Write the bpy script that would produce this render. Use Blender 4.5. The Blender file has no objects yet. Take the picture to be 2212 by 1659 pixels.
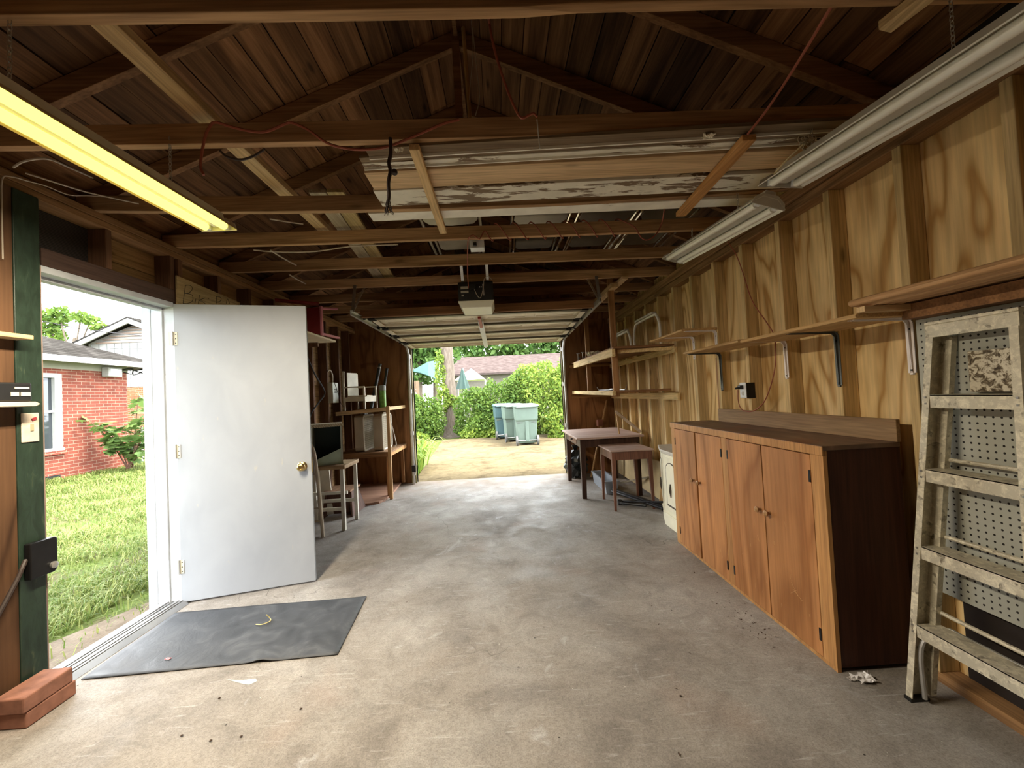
import bpy, math, random
import numpy as np
from mathutils import Vector, Matrix
S = bpy.context.scene
COL = S.collection
rnd = random.Random(7)

# ---------------------------------------------------------------- camera, world, exposure
FPX, YAW, PITCH, ROLL, CAM_H = 884.7, 0.03114, 0.02611, -0.05057, 1.30
fwd = Vector((math.sin(YAW)*math.cos(PITCH), math.cos(YAW)*math.cos(PITCH), math.sin(PITCH)))
r0 = Vector((math.cos(YAW), -math.sin(YAW), 0)); u0 = r0.cross(fwd)
rt = r0*math.cos(ROLL)+u0*math.sin(ROLL); up = -r0*math.sin(ROLL)+u0*math.cos(ROLL)
cd = bpy.data.cameras.new('camera'); cam = bpy.data.objects.new('camera', cd); COL.objects.link(cam)
cam.matrix_world = Matrix((( rt.x, up.x, -fwd.x, 0), (rt.y, up.y, -fwd.y, 0), (rt.z, up.z, -fwd.z, CAM_H), (0, 0, 0, 1)))
cd.sensor_fit = 'HORIZONTAL'; cd.sensor_width = 36; cd.lens = 36*FPX/2212; cd.clip_start = 0.02; cd.clip_end = 300
S.camera = cam
S.view_settings.view_transform = 'Standard'; S.view_settings.look = 'None'
S.view_settings.exposure = 1.92; S.view_settings.gamma = 1.0; S.view_settings.use_curve_mapping = False
S.cycles.max_bounces = 14; S.cycles.diffuse_bounces = 8; S.cycles.glossy_bounces = 4; S.cycles.transparent_max_bounces = 8
S.cycles.sample_clamp_indirect = 8.0

SKY = 4.4
w = bpy.data.worlds.new('world'); S.world = w; w.use_nodes = True
n = w.node_tree.nodes; l = w.node_tree.links; bg = n['Background']
tc = n.new('ShaderNodeTexCoord'); mp = n.new('ShaderNodeMapping'); mp.inputs['Scale'].default_value = (2, 2, 5)
nz = n.new('ShaderNodeTexNoise'); nz.inputs['Scale'].default_value = 1.6; nz.inputs['Detail'].default_value = 5
rp = n.new('ShaderNodeValToRGB'); rp.color_ramp.elements[0].position = .35; rp.color_ramp.elements[1].position = .62
rp.color_ramp.elements[0].color = (.8, .9, 1, 1); rp.color_ramp.elements[1].color = (1, .985, .95, 1)
l.new(tc.outputs['Generated'], mp.inputs['Vector']); l.new(mp.outputs['Vector'], nz.inputs['Vector'])
l.new(nz.outputs['Fac'], rp.inputs['Fac']); l.new(rp.outputs['Color'], bg.inputs['Color']); 
sx = n.new('ShaderNodeSeparateXYZ'); er = n.new('ShaderNodeValToRGB'); ml = n.new('ShaderNodeMath'); ml.operation = 'MULTIPLY'; ml.inputs[1].default_value = SKY
nm = n.new('ShaderNodeVectorMath'); nm.operation = 'NORMALIZE'; l.new(tc.outputs['Generated'], nm.inputs[0]); l.new(nm.outputs[0], sx.inputs[0]); l.new(sx.outputs['Z'], er.inputs['Fac'])
while len(er.color_ramp.elements) < 4: er.color_ramp.elements.new(.5)
for e_, (p_, v_) in zip(er.color_ramp.elements, ((0, 1), (.5, 1), (.75, .6), (1, .5))): e_.position = p_; e_.color = (v_, v_, v_, 1)      # hazy sky, brightest in the lower half
l.new(er.outputs['Color'], ml.inputs[0]); l.new(ml.outputs[0], bg.inputs['Strength'])
sd = bpy.data.lights.new('sun', 'SUN'); sd.energy = 3.7; sd.angle = 0.35; sd.color = (1, .93, .8)
sun = bpy.data.objects.new('sun', sd); COL.objects.link(sun); sun.rotation_euler = (math.radians(3), math.radians(27), 0)      # high sun over the right-hand roof slope

# ---------------------------------------------------------------- measuring: a pixel of the photograph to a point on a real plane
def ray(px, py): return rt*(px-1106)+up*(829.5-py)+fwd*FPX
def onX(px, py, X): d = ray(px, py); t = X/d.x; return Vector((X, d.y*t, CAM_H+d.z*t))
def onY(px, py, Y): d = ray(px, py); t = Y/d.y; return Vector((d.x*t, Y, CAM_H+d.z*t))
def onZ(px, py, Z=0): d = ray(px, py); t = (Z-CAM_H)/d.z; return Vector((d.x*t, d.y*t, Z))

# ---------------------------------------------------------------- mesh builder
class B:
    def __init__(s): s.v = []; s.f = []; s.m = []; s.mi = 0
    def add(s, vs, fs):
        o = len(s.v); s.v += [tuple(v) for v in vs]; s.f += [tuple(i+o for i in f) for f in fs]; s.m += [s.mi]*len(fs); return s
    def mat(s, i): s.mi = i; return s
    def box(s, x0, x1, y0, y1, z0, z1, M=None):
        vs = [Vector((x, y, z)) for z in (z0, z1) for x, y in ((x0, y0), (x1, y0), (x1, y1), (x0, y1))]
        if M is not None: vs = [M@v for v in vs]
        return s.add(vs, [(0, 3, 2, 1), (4, 5, 6, 7), (0, 1, 5, 4), (1, 2, 6, 5), (2, 3, 7, 6), (3, 0, 4, 7)])
    def cbox(s, c, sz, M=None):
        c = Vector(c); T = Matrix.Translation(c) @ (M.to_4x4() if M is not None else Matrix())
        return s.box(-sz[0]/2, sz[0]/2, -sz[1]/2, sz[1]/2, -sz[2]/2, sz[2]/2, T)
    def bar(s, p, q, a, b, upv=(0, 0, 1)):
        p, q = Vector(p), Vector(q); d = (q-p).normalized(); u = Vector(upv)
        if abs(d.dot(u)) > .98: u = Vector((0, 1, 0))
        x = d.cross(u).normalized()*(a/2); y = x.cross(d).normalized()*(b/2)
        vs = [e+i*x+j*y for e in (p, q) for i, j in ((-1, -1), (1, -1), (1, 1), (-1, 1))]
        return s.add(vs, [(0, 1, 2, 3), (7, 6, 5, 4), (4, 5, 1, 0), (5, 6, 2, 1), (6, 7, 3, 2), (7, 4, 0, 3)])
    def tube(s, pts, r, n=8, caps=True):
        pts = [Vector(p) for p in pts]; N = len(pts); rs = r if isinstance(r, (list, tuple)) else [r]*N
        vs = []; t0 = (pts[1]-pts[0]).normalized(); ref = Vector((0, 0, 1)) if abs(t0.z) < .9 else Vector((1, 0, 0))
        x = t0.cross(ref).normalized()
        for i, p in enumerate(pts):
            t = (pts[min(i+1, N-1)]-pts[max(i-1, 0)]).normalized()
            x = (x-t*x.dot(t)).normalized(); y = t.cross(x)
            vs += [p+(x*math.cos(2*math.pi*k/n)+y*math.sin(2*math.pi*k/n))*rs[i] for k in range(n)]
        fs = [(i*n+k, i*n+(k+1) % n, (i+1)*n+(k+1) % n, (i+1)*n+k) for i in range(N-1) for k in range(n)]
        if caps: fs += [tuple(range(n-1, -1, -1)), tuple((N-1)*n+k for k in range(n))]
        return s.add(vs, fs)
    def lathe(s, prof, M=None, n=20):
        M = M or Matrix(); vs = []; N = len(prof)
        for r, z in prof: vs += [M@Vector((r*math.cos(2*math.pi*k/n), r*math.sin(2*math.pi*k/n), z)) for k in range(n)]
        fs = [(i*n+k, i*n+(k+1) % n, (i+1)*n+(k+1) % n, (i+1)*n+k) for i in range(N-1) for k in range(n)]
        fs += [tuple(range(n-1, -1, -1)), tuple((N-1)*n+k for k in range(n))]
        return s.add(vs, fs)
    def prism(s, poly, h0, h1, f=lambda a, b, h: (a, b, h)):
        N = len(poly); vs = [f(a, b, h) for h in (h0, h1) for a, b in poly]
        fs = [tuple(range(N-1, -1, -1)), tuple(range(N, 2*N))]+[(i, (i+1) % N, N+(i+1) % N, N+i) for i in range(N)]
        return s.add(vs, fs)
    def loft(s, rings, caps=True):
        n = len(rings[0]); vs = [p for r in rings for p in r]
        fs = [(i*n+k, i*n+(k+1) % n, (i+1)*n+(k+1) % n, (i+1)*n+k) for i in range(len(rings)-1) for k in range(n)]
        if caps: fs += [tuple(range(n-1, -1, -1)), tuple((len(rings)-1)*n+k for k in range(n))]
        return s.add(vs, fs)
    def build(s, name, mats, parent=None, smooth=False, bevel=0, kind=None, label=None, sub=0):
        me = bpy.data.meshes.new(name); off = Vector((0, 0, 0)); p = parent
        while p is not None: off += p.location; p = p.parent
        me.from_pydata([(v[0]-off.x, v[1]-off.y, v[2]-off.z) for v in s.v], [], s.f)
        for m in (mats if isinstance(mats, (list, tuple)) else [mats]): me.materials.append(m)
        me.polygons.foreach_set('material_index', s.m)
        if smooth: me.polygons.foreach_set('use_smooth', [True]*len(me.polygons))
        me.update(); o = bpy.data.objects.new(name, me); COL.objects.link(o)
        if parent is not None: o.parent = parent
        if smooth:
            me.shade_smooth() if hasattr(me, 'shade_smooth') else None
            md = o.modifiers.new('split', 'EDGE_SPLIT'); md.split_angle = math.radians(40)
        if bevel: md = o.modifiers.new('bevel', 'BEVEL'); md.width = bevel; md.segments = 2; md.limit_method = 'ANGLE'
        if kind: o['kind'] = kind
        if label: o['label'] = label
        return o
def tag(o, label, cat, group=None, kind=None):
    o['label'] = label; o['category'] = cat
    if group: o['group'] = group
    if kind: o['kind'] = kind
    return o
def thing(name, label, cat, loc=(0, 0, 0), group=None, kind=None):
    o = bpy.data.objects.new(name, None); COL.objects.link(o); o.location = loc; o.empty_display_size = .05
    return tag(o, label, cat, group, kind)
def copy_tree(o, parent=None):
    c = o.copy(); COL.objects.link(c)
    if parent is not None: c.parent = parent
    for ch in o.children: copy_tree(ch, c)
    return c
def spline(pts, k=6):
    P = [Vector(p) for p in pts]; P = [P[0]*2-P[1]]+P+[P[-1]*2-P[-2]]; out = []
    for i in range(1, len(P)-2):
        a, b, c, d = P[i-1:i+3]
        for j in range(k):
            t = j/k; out.append(.5*((2*b)+(c-a)*t+(2*a-5*b+4*c-d)*t*t+(3*b-a-3*c+d)*t**3))
    return out+[P[-2]]
def rotz(a): return Matrix.Rotation(a, 4, 'Z')
def T(x, y, z): return Matrix.Translation((x, y, z))

# ---------------------------------------------------------------- materials
class NT:
    def __init__(s, name, rough=.6, metal=0, spec=None):
        s.m = bpy.data.materials.new(name); s.m.use_nodes = True; s.t = s.m.node_tree; s.b = s.t.nodes['Principled BSDF']
        s.b.inputs['Roughness'].default_value = rough; s.b.inputs['Metallic'].default_value = metal
        if spec is not None: s.b.inputs['Specular IOR Level'].default_value = spec
    def n(s, typ, **kw):
        nd = s.t.nodes.new('ShaderNode'+typ)
        for k, v in kw.items():
            if k in ('operation', 'blend_type', 'data_type', 'feature', 'wave_type', 'bands_direction', 'distance', 'noise_dimensions'): setattr(nd, k, v)
            else: s.set(nd, k, v)
        return nd
    def set(s, nd, k, v):
        i = nd.inputs[int(k[1:])] if k[0] == 'i' and k[1:].isdigit() else nd.inputs[k.replace('_', ' ')]
        if hasattr(v, 'is_output'): s.t.links.new(v, i)
        else: i.default_value = v
    def coord(s, scale=(1, 1, 1), jitter=True):
        c = s.t.nodes.new('ShaderNodeTexCoord').outputs['Object']
        if jitter:
            oi = s.t.nodes.new('ShaderNodeObjectInfo').outputs['Random']; gi = s.t.nodes.new('ShaderNodeNewGeometry').outputs['Random Per Island']
            a = s.n('Math', operation='MULTIPLY_ADD', i0=oi, i1=13.7, i2=s.n('Math', operation='MULTIPLY', i0=gi, i1=29.3).outputs[0])
            cv = s.n('CombineXYZ', X=a.outputs[0], Y=a.outputs[0], Z=a.outputs[0]); c = s.n('VectorMath', operation='ADD', i0=c, i1=cv.outputs[0]).outputs[0]
        return s.n('Mapping', Vector=c, Scale=scale).outputs[0]
    def noise(s, vec, scale=1, detail=4, dist=0, rough=.5): return s.n('TexNoise', Vector=vec, Scale=scale, Detail=detail, Distortion=dist, Roughness=rough).outputs['Fac']
    def ramp(s, fac, stops):
        nd = s.t.nodes.new('ShaderNodeValToRGB'); e = nd.color_ramp.elements
        while len(e) < len(stops): e.new(.5)
        for el, (p, c) in zip(e, stops): el.position = p; el.color = (*c, 1) if not isinstance(c, (int, float)) else (c, c, c, 1)
        s.t.links.new(fac, nd.inputs['Fac']); return nd.outputs['Color']
    def mix(s, a, b, fac, blend='MIX'):
        nd = s.t.nodes.new('ShaderNodeMix'); nd.data_type = 'RGBA'; nd.blend_type = blend
        for i, v in ((0, fac), (6, a), (7, b)):
            if hasattr(v, 'is_output'): s.t.links.new(v, nd.inputs[i])
            else: nd.inputs[i].default_value = v if i == 0 else (*v, 1)
        return nd.outputs[2]
    def island(s, lo, hi):
        gi = s.t.nodes.new('ShaderNodeNewGeometry').outputs['Random Per Island']; oi = s.t.nodes.new('ShaderNodeObjectInfo').outputs['Random']
        f = s.n('Math', operation='FRACT', i0=s.n('Math', operation='MULTIPLY_ADD', i0=gi, i1=3.31, i2=s.n('Math', operation='MULTIPLY', i0=oi, i1=7.7).outputs[0]).outputs[0])
        return s.ramp(f.outputs[0], [(0, lo), (1, hi)])
    def color(s, c):
        s.set(s.b, 'Base Color', c if hasattr(c, 'is_output') else (*c, 1)); return s
    def bump(s, h, strength=.2, dist=.01):
        nd = s.n('Bump', Strength=strength, Distance=dist, Height=h); s.t.links.new(nd.outputs[0], s.b.inputs['Normal']); return s
def flat(name, c, rough=.5, metal=0, spec=None, var=.12, sc=9):
    m = NT(name, rough, metal, spec); f = m.noise(m.coord((1, 1, 1)), sc, 5)
    m.color(m.ramp(f, [(.3, tuple(x*(1-var) for x in c)), (.7, tuple(min(1, x*(1+var)) for x in c))])); return m.m
AX = {'x': 0, 'y': 1, 'z': 2}
def wood(name, dark, light, axis='y', rough=.75, lo=.75, hi=1.15, knots=0.0, spec=.25):
    m = NT(name, rough, 0, spec); sc = [16, 16, 16]; sc[AX[axis]] = 1.1; fn = [110, 110, 110]; fn[AX[axis]] = 4
    f = m.noise(m.coord(tuple(sc)), 1, 6, .8); c = m.ramp(f, [(.28, dark), (.72, light)])
    c = m.mix(c, m.ramp(m.noise(m.coord(tuple(fn)), 1, 3), [(.3, .72), (.6, 1.08)]), 1.0, 'MULTIPLY')
    if knots:
        ks = [9, 9, 9]; ks[AX[axis]] = 2.6
        v = m.n('TexVoronoi', Vector=m.coord(tuple(ks)), Scale=1.0).outputs['Distance']
        c = m.mix(c, m.ramp(v, [(.06, .25), (.16, 1)]), knots, 'MULTIPLY')
    c = m.mix(c, m.island(lo, hi), 1.0, 'MULTIPLY'); m.color(c); m.bump(f, .15, .004); return m.m
def plywood(name, dark, light, axis='z', freq=9, rough=.7, blot=.25):
    m = NT(name, rough, 0, .25); sc = [2.6, 2.6, 2.6]; sc[AX[axis]] = .55
    f = m.noise(m.coord(tuple(sc), True), 1, 2.5, .5)
    s = m.n('Math', operation='PINGPONG', i0=m.n('Math', operation='MULTIPLY', i0=f, i1=freq).outputs[0], i1=.5).outputs[0]
    c = m.ramp(s, [(.02, dark), (.16, tuple(.35*a+.65*b for a, b in zip(dark, light))), (.42, light)])
    fn = [60, 60, 60]; fn[AX[axis]] = 2.5
    c = m.mix(c, m.ramp(m.noise(m.coord(tuple(fn)), 1, 4), [(.3, .8), (.65, 1.06)]), 1.0, 'MULTIPLY')
    c = m.mix(c, m.ramp(m.noise(m.coord((2.2, 2.2, 1.4)), 1, 4), [(.3, 1-blot), (.7, 1.05)]), 1.0, 'MULTIPLY'); m.color(c); return m.m
def peeling(name, paint, under, axis='x', amount=.42, sp=(1, 1, 1)):
    m = NT(name, .7, 0, .3); sc = [22, 22, 22]; sc[AX[axis]] = 5; f = m.noise(m.coord(tuple(sc)), 1, 7, .4, .65)
    big = m.noise(m.coord((1.5, 1.5, 1.5)), 1, 2)
    g = m.n('Math', operation='MULTIPLY_ADD', i0=big, i1=.45, i2=m.n('Math', operation='MULTIPLY', i0=f, i1=.75).outputs[0]).outputs[0]
    k = m.ramp(g, [(amount, 0), (amount+.03, 1)])
    c = m.mix(under, m.mix(paint, m.ramp(m.noise(m.coord((8, 8, 8)), 1, 4), [(.3, .82), (.7, 1.05)]), 1, 'MULTIPLY'), k); m.color(c); m.bump(k, .3, .003); return m.m
def emit(name, c, s):
    m = NT(name, .5, 0, 0); m.color((.02, .02, .02)); m.set(m.b, 'Emission Color', (*c, 1)); m.set(m.b, 'Emission Strength', s); return m.m
def leafmat(name, a, b, trans=.35, rough=.55):
    m = NT(name, rough, 0, .25); c = m.mix(a, b, m.island(0.0, 1.0)); m.color(c)
    tr = m.n('BsdfTranslucent', Color=c); mx = m.n('MixShader', i0=trans, i1=m.b.outputs[0], i2=tr.outputs[0])
    m.t.links.new(mx.outputs[0], m.t.nodes['Material Output'].inputs['Surface']); return m.m

W_roof = wood('roof_board_wood', (.085, .038, .017), (.34, .175, .08), 'y', .8, .35, 1.4, .85)
W_joist = wood('joist_wood', (.29, .16, .075), (.6, .39, .21), 'x', .8, .8, 1.1, .5)
W_raft = wood('rafter_wood', (.16, .08, .038), (.38, .21, .1), 'x', .8, .8, 1.15, .5)
W_plate = wood('plate_wood', (.2, .105, .045), (.44, .25, .115), 'y', .8, .75, 1.1, .6)
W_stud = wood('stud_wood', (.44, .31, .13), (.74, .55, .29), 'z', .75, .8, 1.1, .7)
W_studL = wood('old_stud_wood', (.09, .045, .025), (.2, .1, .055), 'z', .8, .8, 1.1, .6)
W_plank = wood('wall_plank_wood', (.2, .115, .05), (.42, .26, .12), 'y', .8, .65, 1.15, .8)
W_header = wood('header_wood', (.06, .035, .028), (.115, .07, .055), 'y', .75)
W_pine_y = wood('pine_wood_lengthwise', (.5, .33, .15), (.72, .53, .29), 'y', .7, .9, 1.08, .5)
W_pine_x = wood('pine_wood_across', (.5, .33, .17), (.74, .55, .32), 'x', .7, .9, 1.08, .5)
W_pine_z = wood('pine_wood_upright', (.42, .25, .11), (.62, .41, .2), 'z', .7, .9, 1.08, .4)
W_orange_y = wood('orange_wood', (.42, .2, .065), (.58, .31, .12), 'y', .7, .9, 1.08, .3)
W_grey_y = wood('grey_weathered_wood', (.25, .2, .13), (.5, .43, .3), 'y', .8, .8, 1.1, .4)
W_brown_x = wood('brown_shelf_wood', (.16, .075, .03), (.3, .15, .065), 'x', .7, .9, 1.1)
W_brown_z = wood('brown_post_wood', (.24, .115, .045), (.4, .21, .09), 'z', .7, .9, 1.1)
W_darktable = wood('dark_table_wood', (.03, .015, .011), (.075, .036, .024), 'z', .5, .9, 1.1)
W_tabletop = wood('dusty_table_top_wood', (.34, .23, .19), (.55, .41, .35), 'x', .6, .9, 1.1)
W_redtable = wood('reddish_table_wood', (.1, .042, .027), (.2, .09, .055), 'z', .5, .9, 1.1)
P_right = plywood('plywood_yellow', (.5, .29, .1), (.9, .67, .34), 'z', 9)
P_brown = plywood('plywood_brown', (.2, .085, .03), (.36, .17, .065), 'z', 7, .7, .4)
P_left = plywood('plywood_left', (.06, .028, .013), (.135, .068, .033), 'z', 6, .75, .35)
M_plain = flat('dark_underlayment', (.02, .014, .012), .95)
M_white = flat('white_paint', (.72, .76, .8), .5, var=.04)
M_cream = flat('cream_enamel', (.72, .68, .52), .45, var=.08)
M_galv = flat('galvanised_steel', (.55, .55, .53), .42, .85, var=.15)
M_chrome = flat('chrome_tube', (.7, .7, .68), .2, 1.0, var=.05)
M_black = flat('black_plastic', (.012, .012, .013), .45, var=.3)
M_blackmetal = flat('black_metal', (.02, .02, .022), .4, .6, var=.3)
M_brass = flat('antique_brass', (.55, .42, .2), .28, 1.0)
M_cord = flat('red_brown_cord', (.3, .08, .045), .6)
M_cordw = flat('pale_cable', (.5, .44, .36), .6)
M_dcord = flat('dark_cord', (.035, .022, .018), .6)
M_alu = flat('aluminium', (.42, .42, .42), .35, .9, var=.1)
# ================================================================ SETTING
XL, XLS, XR, XRS, YB, YF = -2.22, -2.33, 1.79, 1.88, 6.50, -1.5     # stud faces, sheathing, door wall, wall behind the camera
RX = -0.15
def RB(x): return 3.385-.42*abs(x-RX)

def concrete(name, base, dark, light, stain=.5, rough=.55, spec=.5, worn=True):
    m = NT(name, rough, 0, spec); v = m.coord((1, 1, 1), False)
    c = m.ramp(m.noise(v, 1.3, 6, .6, .6), [(.3, dark), (.5, base), (.72, light)])
    c = m.mix(c, m.ramp(m.noise(v, 5, 8, 1.2, .65), [(.32, 1-stain*.45), (.55, 1.0), (.75, 1.1)]), 1, 'MULTIPLY')
    c = m.mix(c, m.ramp(m.noise(v, 60, 4, 0, .6), [(.35, .86), (.6, 1.04)]), 1, 'MULTIPLY')
    if worn:
        k = m.ramp(m.noise(v, 2.6, 7, 1.6, .7), [(.6, 0), (.7, .55)]); c = m.mix(c, (.5, .5, .51), k)
        r = m.ramp(m.noise(v, 1.9, 3, .3), [(.58, 0), (.78, .35)]); c = m.mix(c, (.36, .25, .2), r)
        s = m.ramp(m.n('TexVoronoi', Vector=v, Scale=7.0).outputs['Distance'], [(.022, .15), (.034, 1)]); c = m.mix(c, s, 1, 'MULTIPLY')
        wv = m.n('VectorMath', operation='ADD', i0=v, i1=m.n('VectorMath', operation='SCALE', i0=m.n('TexNoise', Vector=v, Scale=3.0, Detail=4.0).outputs['Color'], Scale=.5).outputs[0]).outputs[0]
        ck = m.n('TexVoronoi', Vector=wv, Scale=.75, feature='DISTANCE_TO_EDGE').outputs['Distance']
        c = m.mix(c, m.ramp(ck, [(.0012, .45), (.0035, 1)]), m.ramp(m.noise(v, .9, 2), [(.45, 0), (.6, .9)]), 'MULTIPLY')
        sc_ = m.n('Mapping', Vector=v, Scale=(7, 60, 1), Rotation=(0, 0, .5)).outputs[0]; c = m.mix(c, (.47, .46, .45), m.ramp(m.noise(sc_, 1, 5, .8), [(.62, 0), (.72, .5)]))
        c = m.mix(c, m.ramp(m.noise(v, 170, 3, 0, .6), [(.36, .8), (.5, 1), (.68, 1.14)]), 1, 'MULTIPLY')
        kk = m.ramp(m.n('TexVoronoi', Vector=v, Scale=13.0).outputs['Distance'], [(.02, 1), (.03, 0)]); c = m.mix(c, (.75, .73, .66), kk)
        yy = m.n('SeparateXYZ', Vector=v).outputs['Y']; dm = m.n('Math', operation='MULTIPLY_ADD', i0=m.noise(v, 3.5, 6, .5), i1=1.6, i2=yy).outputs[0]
        c = m.mix(c, (.19, .14, .1), m.ramp(m.n('Math', operation='MULTIPLY', i0=dm, i1=.1).outputs[0], [(.64, 0), (.73, .8)]))      # dirt tint along the garage opening, also painted darker against the skylight
        m.set(m.b, 'Roughness', m.ramp(m.noise(v, 3, 5, 1), [(.35, .5), (.7, .8)]))
    m.color(c); m.bump(m.noise(v, 32, 9, .4, .65), .25, .01); return m.m
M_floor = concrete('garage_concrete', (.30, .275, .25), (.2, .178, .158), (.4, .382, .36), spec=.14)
M_drive = concrete('driveway_concrete', (.135, .108, .066), (.08, .062, .038), (.155, .127, .08), .7, .9, .0, False)
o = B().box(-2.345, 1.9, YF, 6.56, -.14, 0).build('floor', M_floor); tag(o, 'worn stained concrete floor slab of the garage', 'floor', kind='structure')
P = [onZ(*q) for q in ((488, 1468), (520, 1470), (552, 1466), (556, 1472), (538, 1480), (525, 1478))]
B().prism([(p.x, p.y) for p in reversed(P)], .0004, .0012).build('paint_spot', flat('pale_spill', (.45, .47, .45), .6), o, label='pale spill mark on the concrete')

# --- lawn and driveway
mg = NT('lawn_soil', .9, 0, .1); v = mg.coord((1, 1, 1), False)
c = mg.ramp(mg.noise(v, 2.2, 7, .5, .65), [(.35, (.095, .07, .045)), (.5, (.075, .1, .025)), (.7, (.11, .15, .03))])
c = mg.mix(c, mg.ramp(mg.noise(v, 40, 4), [(.3, .6), (.65, 1.15)]), 1, 'MULTIPLY'); mg.color(c); mg.bump(mg.noise(v, 30, 5), .5, .03)
g = B(); g.add([(-60, -20, -.1), (-2.37, -20, -.1), (-2.37, 70, -.1), (-60, 70, -.1)], [(0, 1, 2, 3)]); g.add([(-2.37, 13.2, -.1), (60, 13.2, -.1), (60, 70, -.1), (-2.37, 70, -.1)], [(0, 1, 2, 3)])
g.add([(-2.37, 6.5, -.1), (-1.45, 6.5, -.1), (-1.8, 13.2, -.1), (-2.37, 13.2, -.1)], [(0, 1, 2, 3)])
g.add([(3.4, 6.5, -.1), (60, 6.5, -.1), (60, 13.2, -.1), (3.4, 13.2, -.1)], [(0, 1, 2, 3)])
tag(g.build('ground', mg.m), 'patchy lawn and soil around the garage', 'ground', kind='structure')
b = B().prism([(-1.45, 6.56), (3.4, 6.56), (3.4, 13.3), (-1.9, 13.3)], -.2, -.035)
tag(b.build('driveway', M_drive), 'sunlit concrete driveway outside the open garage door', 'driveway', kind='structure')
b = B()
for poly in ([(-2.95, 2.4), (-2.38, 2.0), (-2.38, 3.3), (-2.62, 3.2)],): b.prism(poly, -.15, -.085)
tag(b.build('path', concrete('side_stoop_concrete', (.17, .14, .11), (.1, .08, .06), (.24, .21, .17), .5, .9, .0, False)), 'dusty strip of concrete outside the side door', 'path', kind='structure')

# --- left wall
DY0, DY1, DZ = 2.045, 2.905, 2.05
b = B(); z = 0.0; h = .14
while z < 2.56:
    z1 = min(z+h-.004, 2.56)
    if z < DZ+.02 < z1:
        b.box(XLS-.02, XLS, YF, DY0, z, z1).box(XLS-.02, XLS, DY1, 6.6, z, z1).box(XLS-.02, XLS, DY0+.001, DY1-.001, DZ+.02, z1)
    elif z1 < DZ+.02: b.box(XLS-.02, XLS, YF, DY0, z, z1).box(XLS-.02, XLS, DY1, 6.6, z, z1)
    else: b.box(XLS-.02, XLS, YF, 2.42, z, z1).box(XLS-.02, XLS, 2.425, 6.6, z, z1)
    z += h
WL = tag(b.build('wall_left', W_plank), 'left garage wall of bare horizontal boards with the side doorway', 'wall', kind='structure')
b = B().box(XLS-.06, XLS-.022, YF, DY0, -.1, 2.58).box(XLS-.06, XLS-.022, DY1, 6.6, -.1, 2.58).box(XLS-.06, XLS-.022, DY0, DY1, DZ+.02, 2.58)
b.build('siding', M_plain, WL)
for z0, z1 in ((2.377, 2.414), (2.417, 2.455)): B().box(XLS+.002, XL, YF, 6.48, z0, z1).build('top_plate', W_plate, WL, bevel=.003)
B().box(XLS+.002, XL-.002, 2.07, 2.9, 2.055, 2.145).build('header', W_header, WL, bevel=.003)
M_screen = NT('dark_ribbed_screen', .8); vv = M_screen.n('TexWave', Vector=M_screen.coord((1, 1, 1), False), Scale=38.0, bands_direction='Z').outputs['Fac']
M_screen.color(M_screen.ramp(vv, [(.2, (.012, .01, .01)), (.8, (.05, .04, .038))]))
B().box(XLS+.001, XLS+.006, 2.055, 2.41, 2.146, 2.376).build('panel', M_screen.m, WL, label='dark ribbed panel above the door header')
for y in (2.405, 2.865): B().box(XLS+.002, XL-.003, y, y+.036, 2.146, 2.376).build('stud', W_studL, WL, bevel=.002)
y = 2.935
while y < 6.45:
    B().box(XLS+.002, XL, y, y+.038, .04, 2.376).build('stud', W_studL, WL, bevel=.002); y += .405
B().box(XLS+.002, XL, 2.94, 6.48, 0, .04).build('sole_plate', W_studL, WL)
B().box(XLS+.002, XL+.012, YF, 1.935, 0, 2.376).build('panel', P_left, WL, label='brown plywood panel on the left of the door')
m = NT('chipped_green_paint', .42, 0, .5); f = m.noise(m.coord((30, 30, 9)), 1, 7, .6, .65)
m.color(m.ramp(f, [(.3, (.012, .022, .014)), (.6, (.024, .045, .03)), (.76, (.09, .11, .06))])); m.bump(f, .35, .004)
B().box(XLS+.002, XL+.016, 1.937, 2.046, 0, 2.376).build('post', m.m, WL, bevel=.003, label='dark green painted post beside the doorway')
# --- door frame and threshold
tr = thing('trim_1', 'white painted wooden frame of the side doorway', 'door frame', (XL, 2.87, 0), kind='structure')
M_frame = peeling('white_frame_paint', (.5, .53, .57), (.25, .18, .13), 'z', .4)
B().box(-2.37, XL+.012, 2.874, 2.905, 0, 2.045).box(-2.335, -2.285, 2.862, 2.874, .02, 2.035).build('jamb', M_frame, tr, bevel=.003)
B().box(-2.37, XL+.005, 2.047, 2.06, 0.02, 2.045).build('jamb', wood('latch_jamb_wood', (.2, .13, .1), (.36, .27, .22), 'z'), tr, label='bare brown latch side jamb')
B().box(-2.37, XL+.006, 2.06, 2.874, 2.018, 2.052).box(-2.335, -2.285, 2.06, 2.874, 2.0, 2.018).build('head', M_frame, tr, bevel=.003)
B().box(-2.43, -2.37, 2.87, 2.95, -.05, 2.1).build('casing', M_frame, tr, bevel=.004)
t2 = thing('threshold', 'ribbed aluminium threshold of the side doorway', 'threshold', (-2.25, 2.47, 0), kind='structure')
b = B().prism([(-2.37, -.06), (-2.37, .012), (-2.31, .022), (-2.2, .022), (-2.165, .002), (-2.165, 0), (-2.345, 0), (-2.345, -.06)], 2.06, 2.874, lambda a, z, y: (a, y, z))
b.build('sill', M_alu, t2)
b = B()
for x in (-2.295, -2.27, -2.235, -2.21): b.box(x-.004, x+.004, 2.062, 2.872, .021, .027)
b.build('rib', flat('dark_aluminium', (.3, .29, .28), .4, .8), t2)

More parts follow.
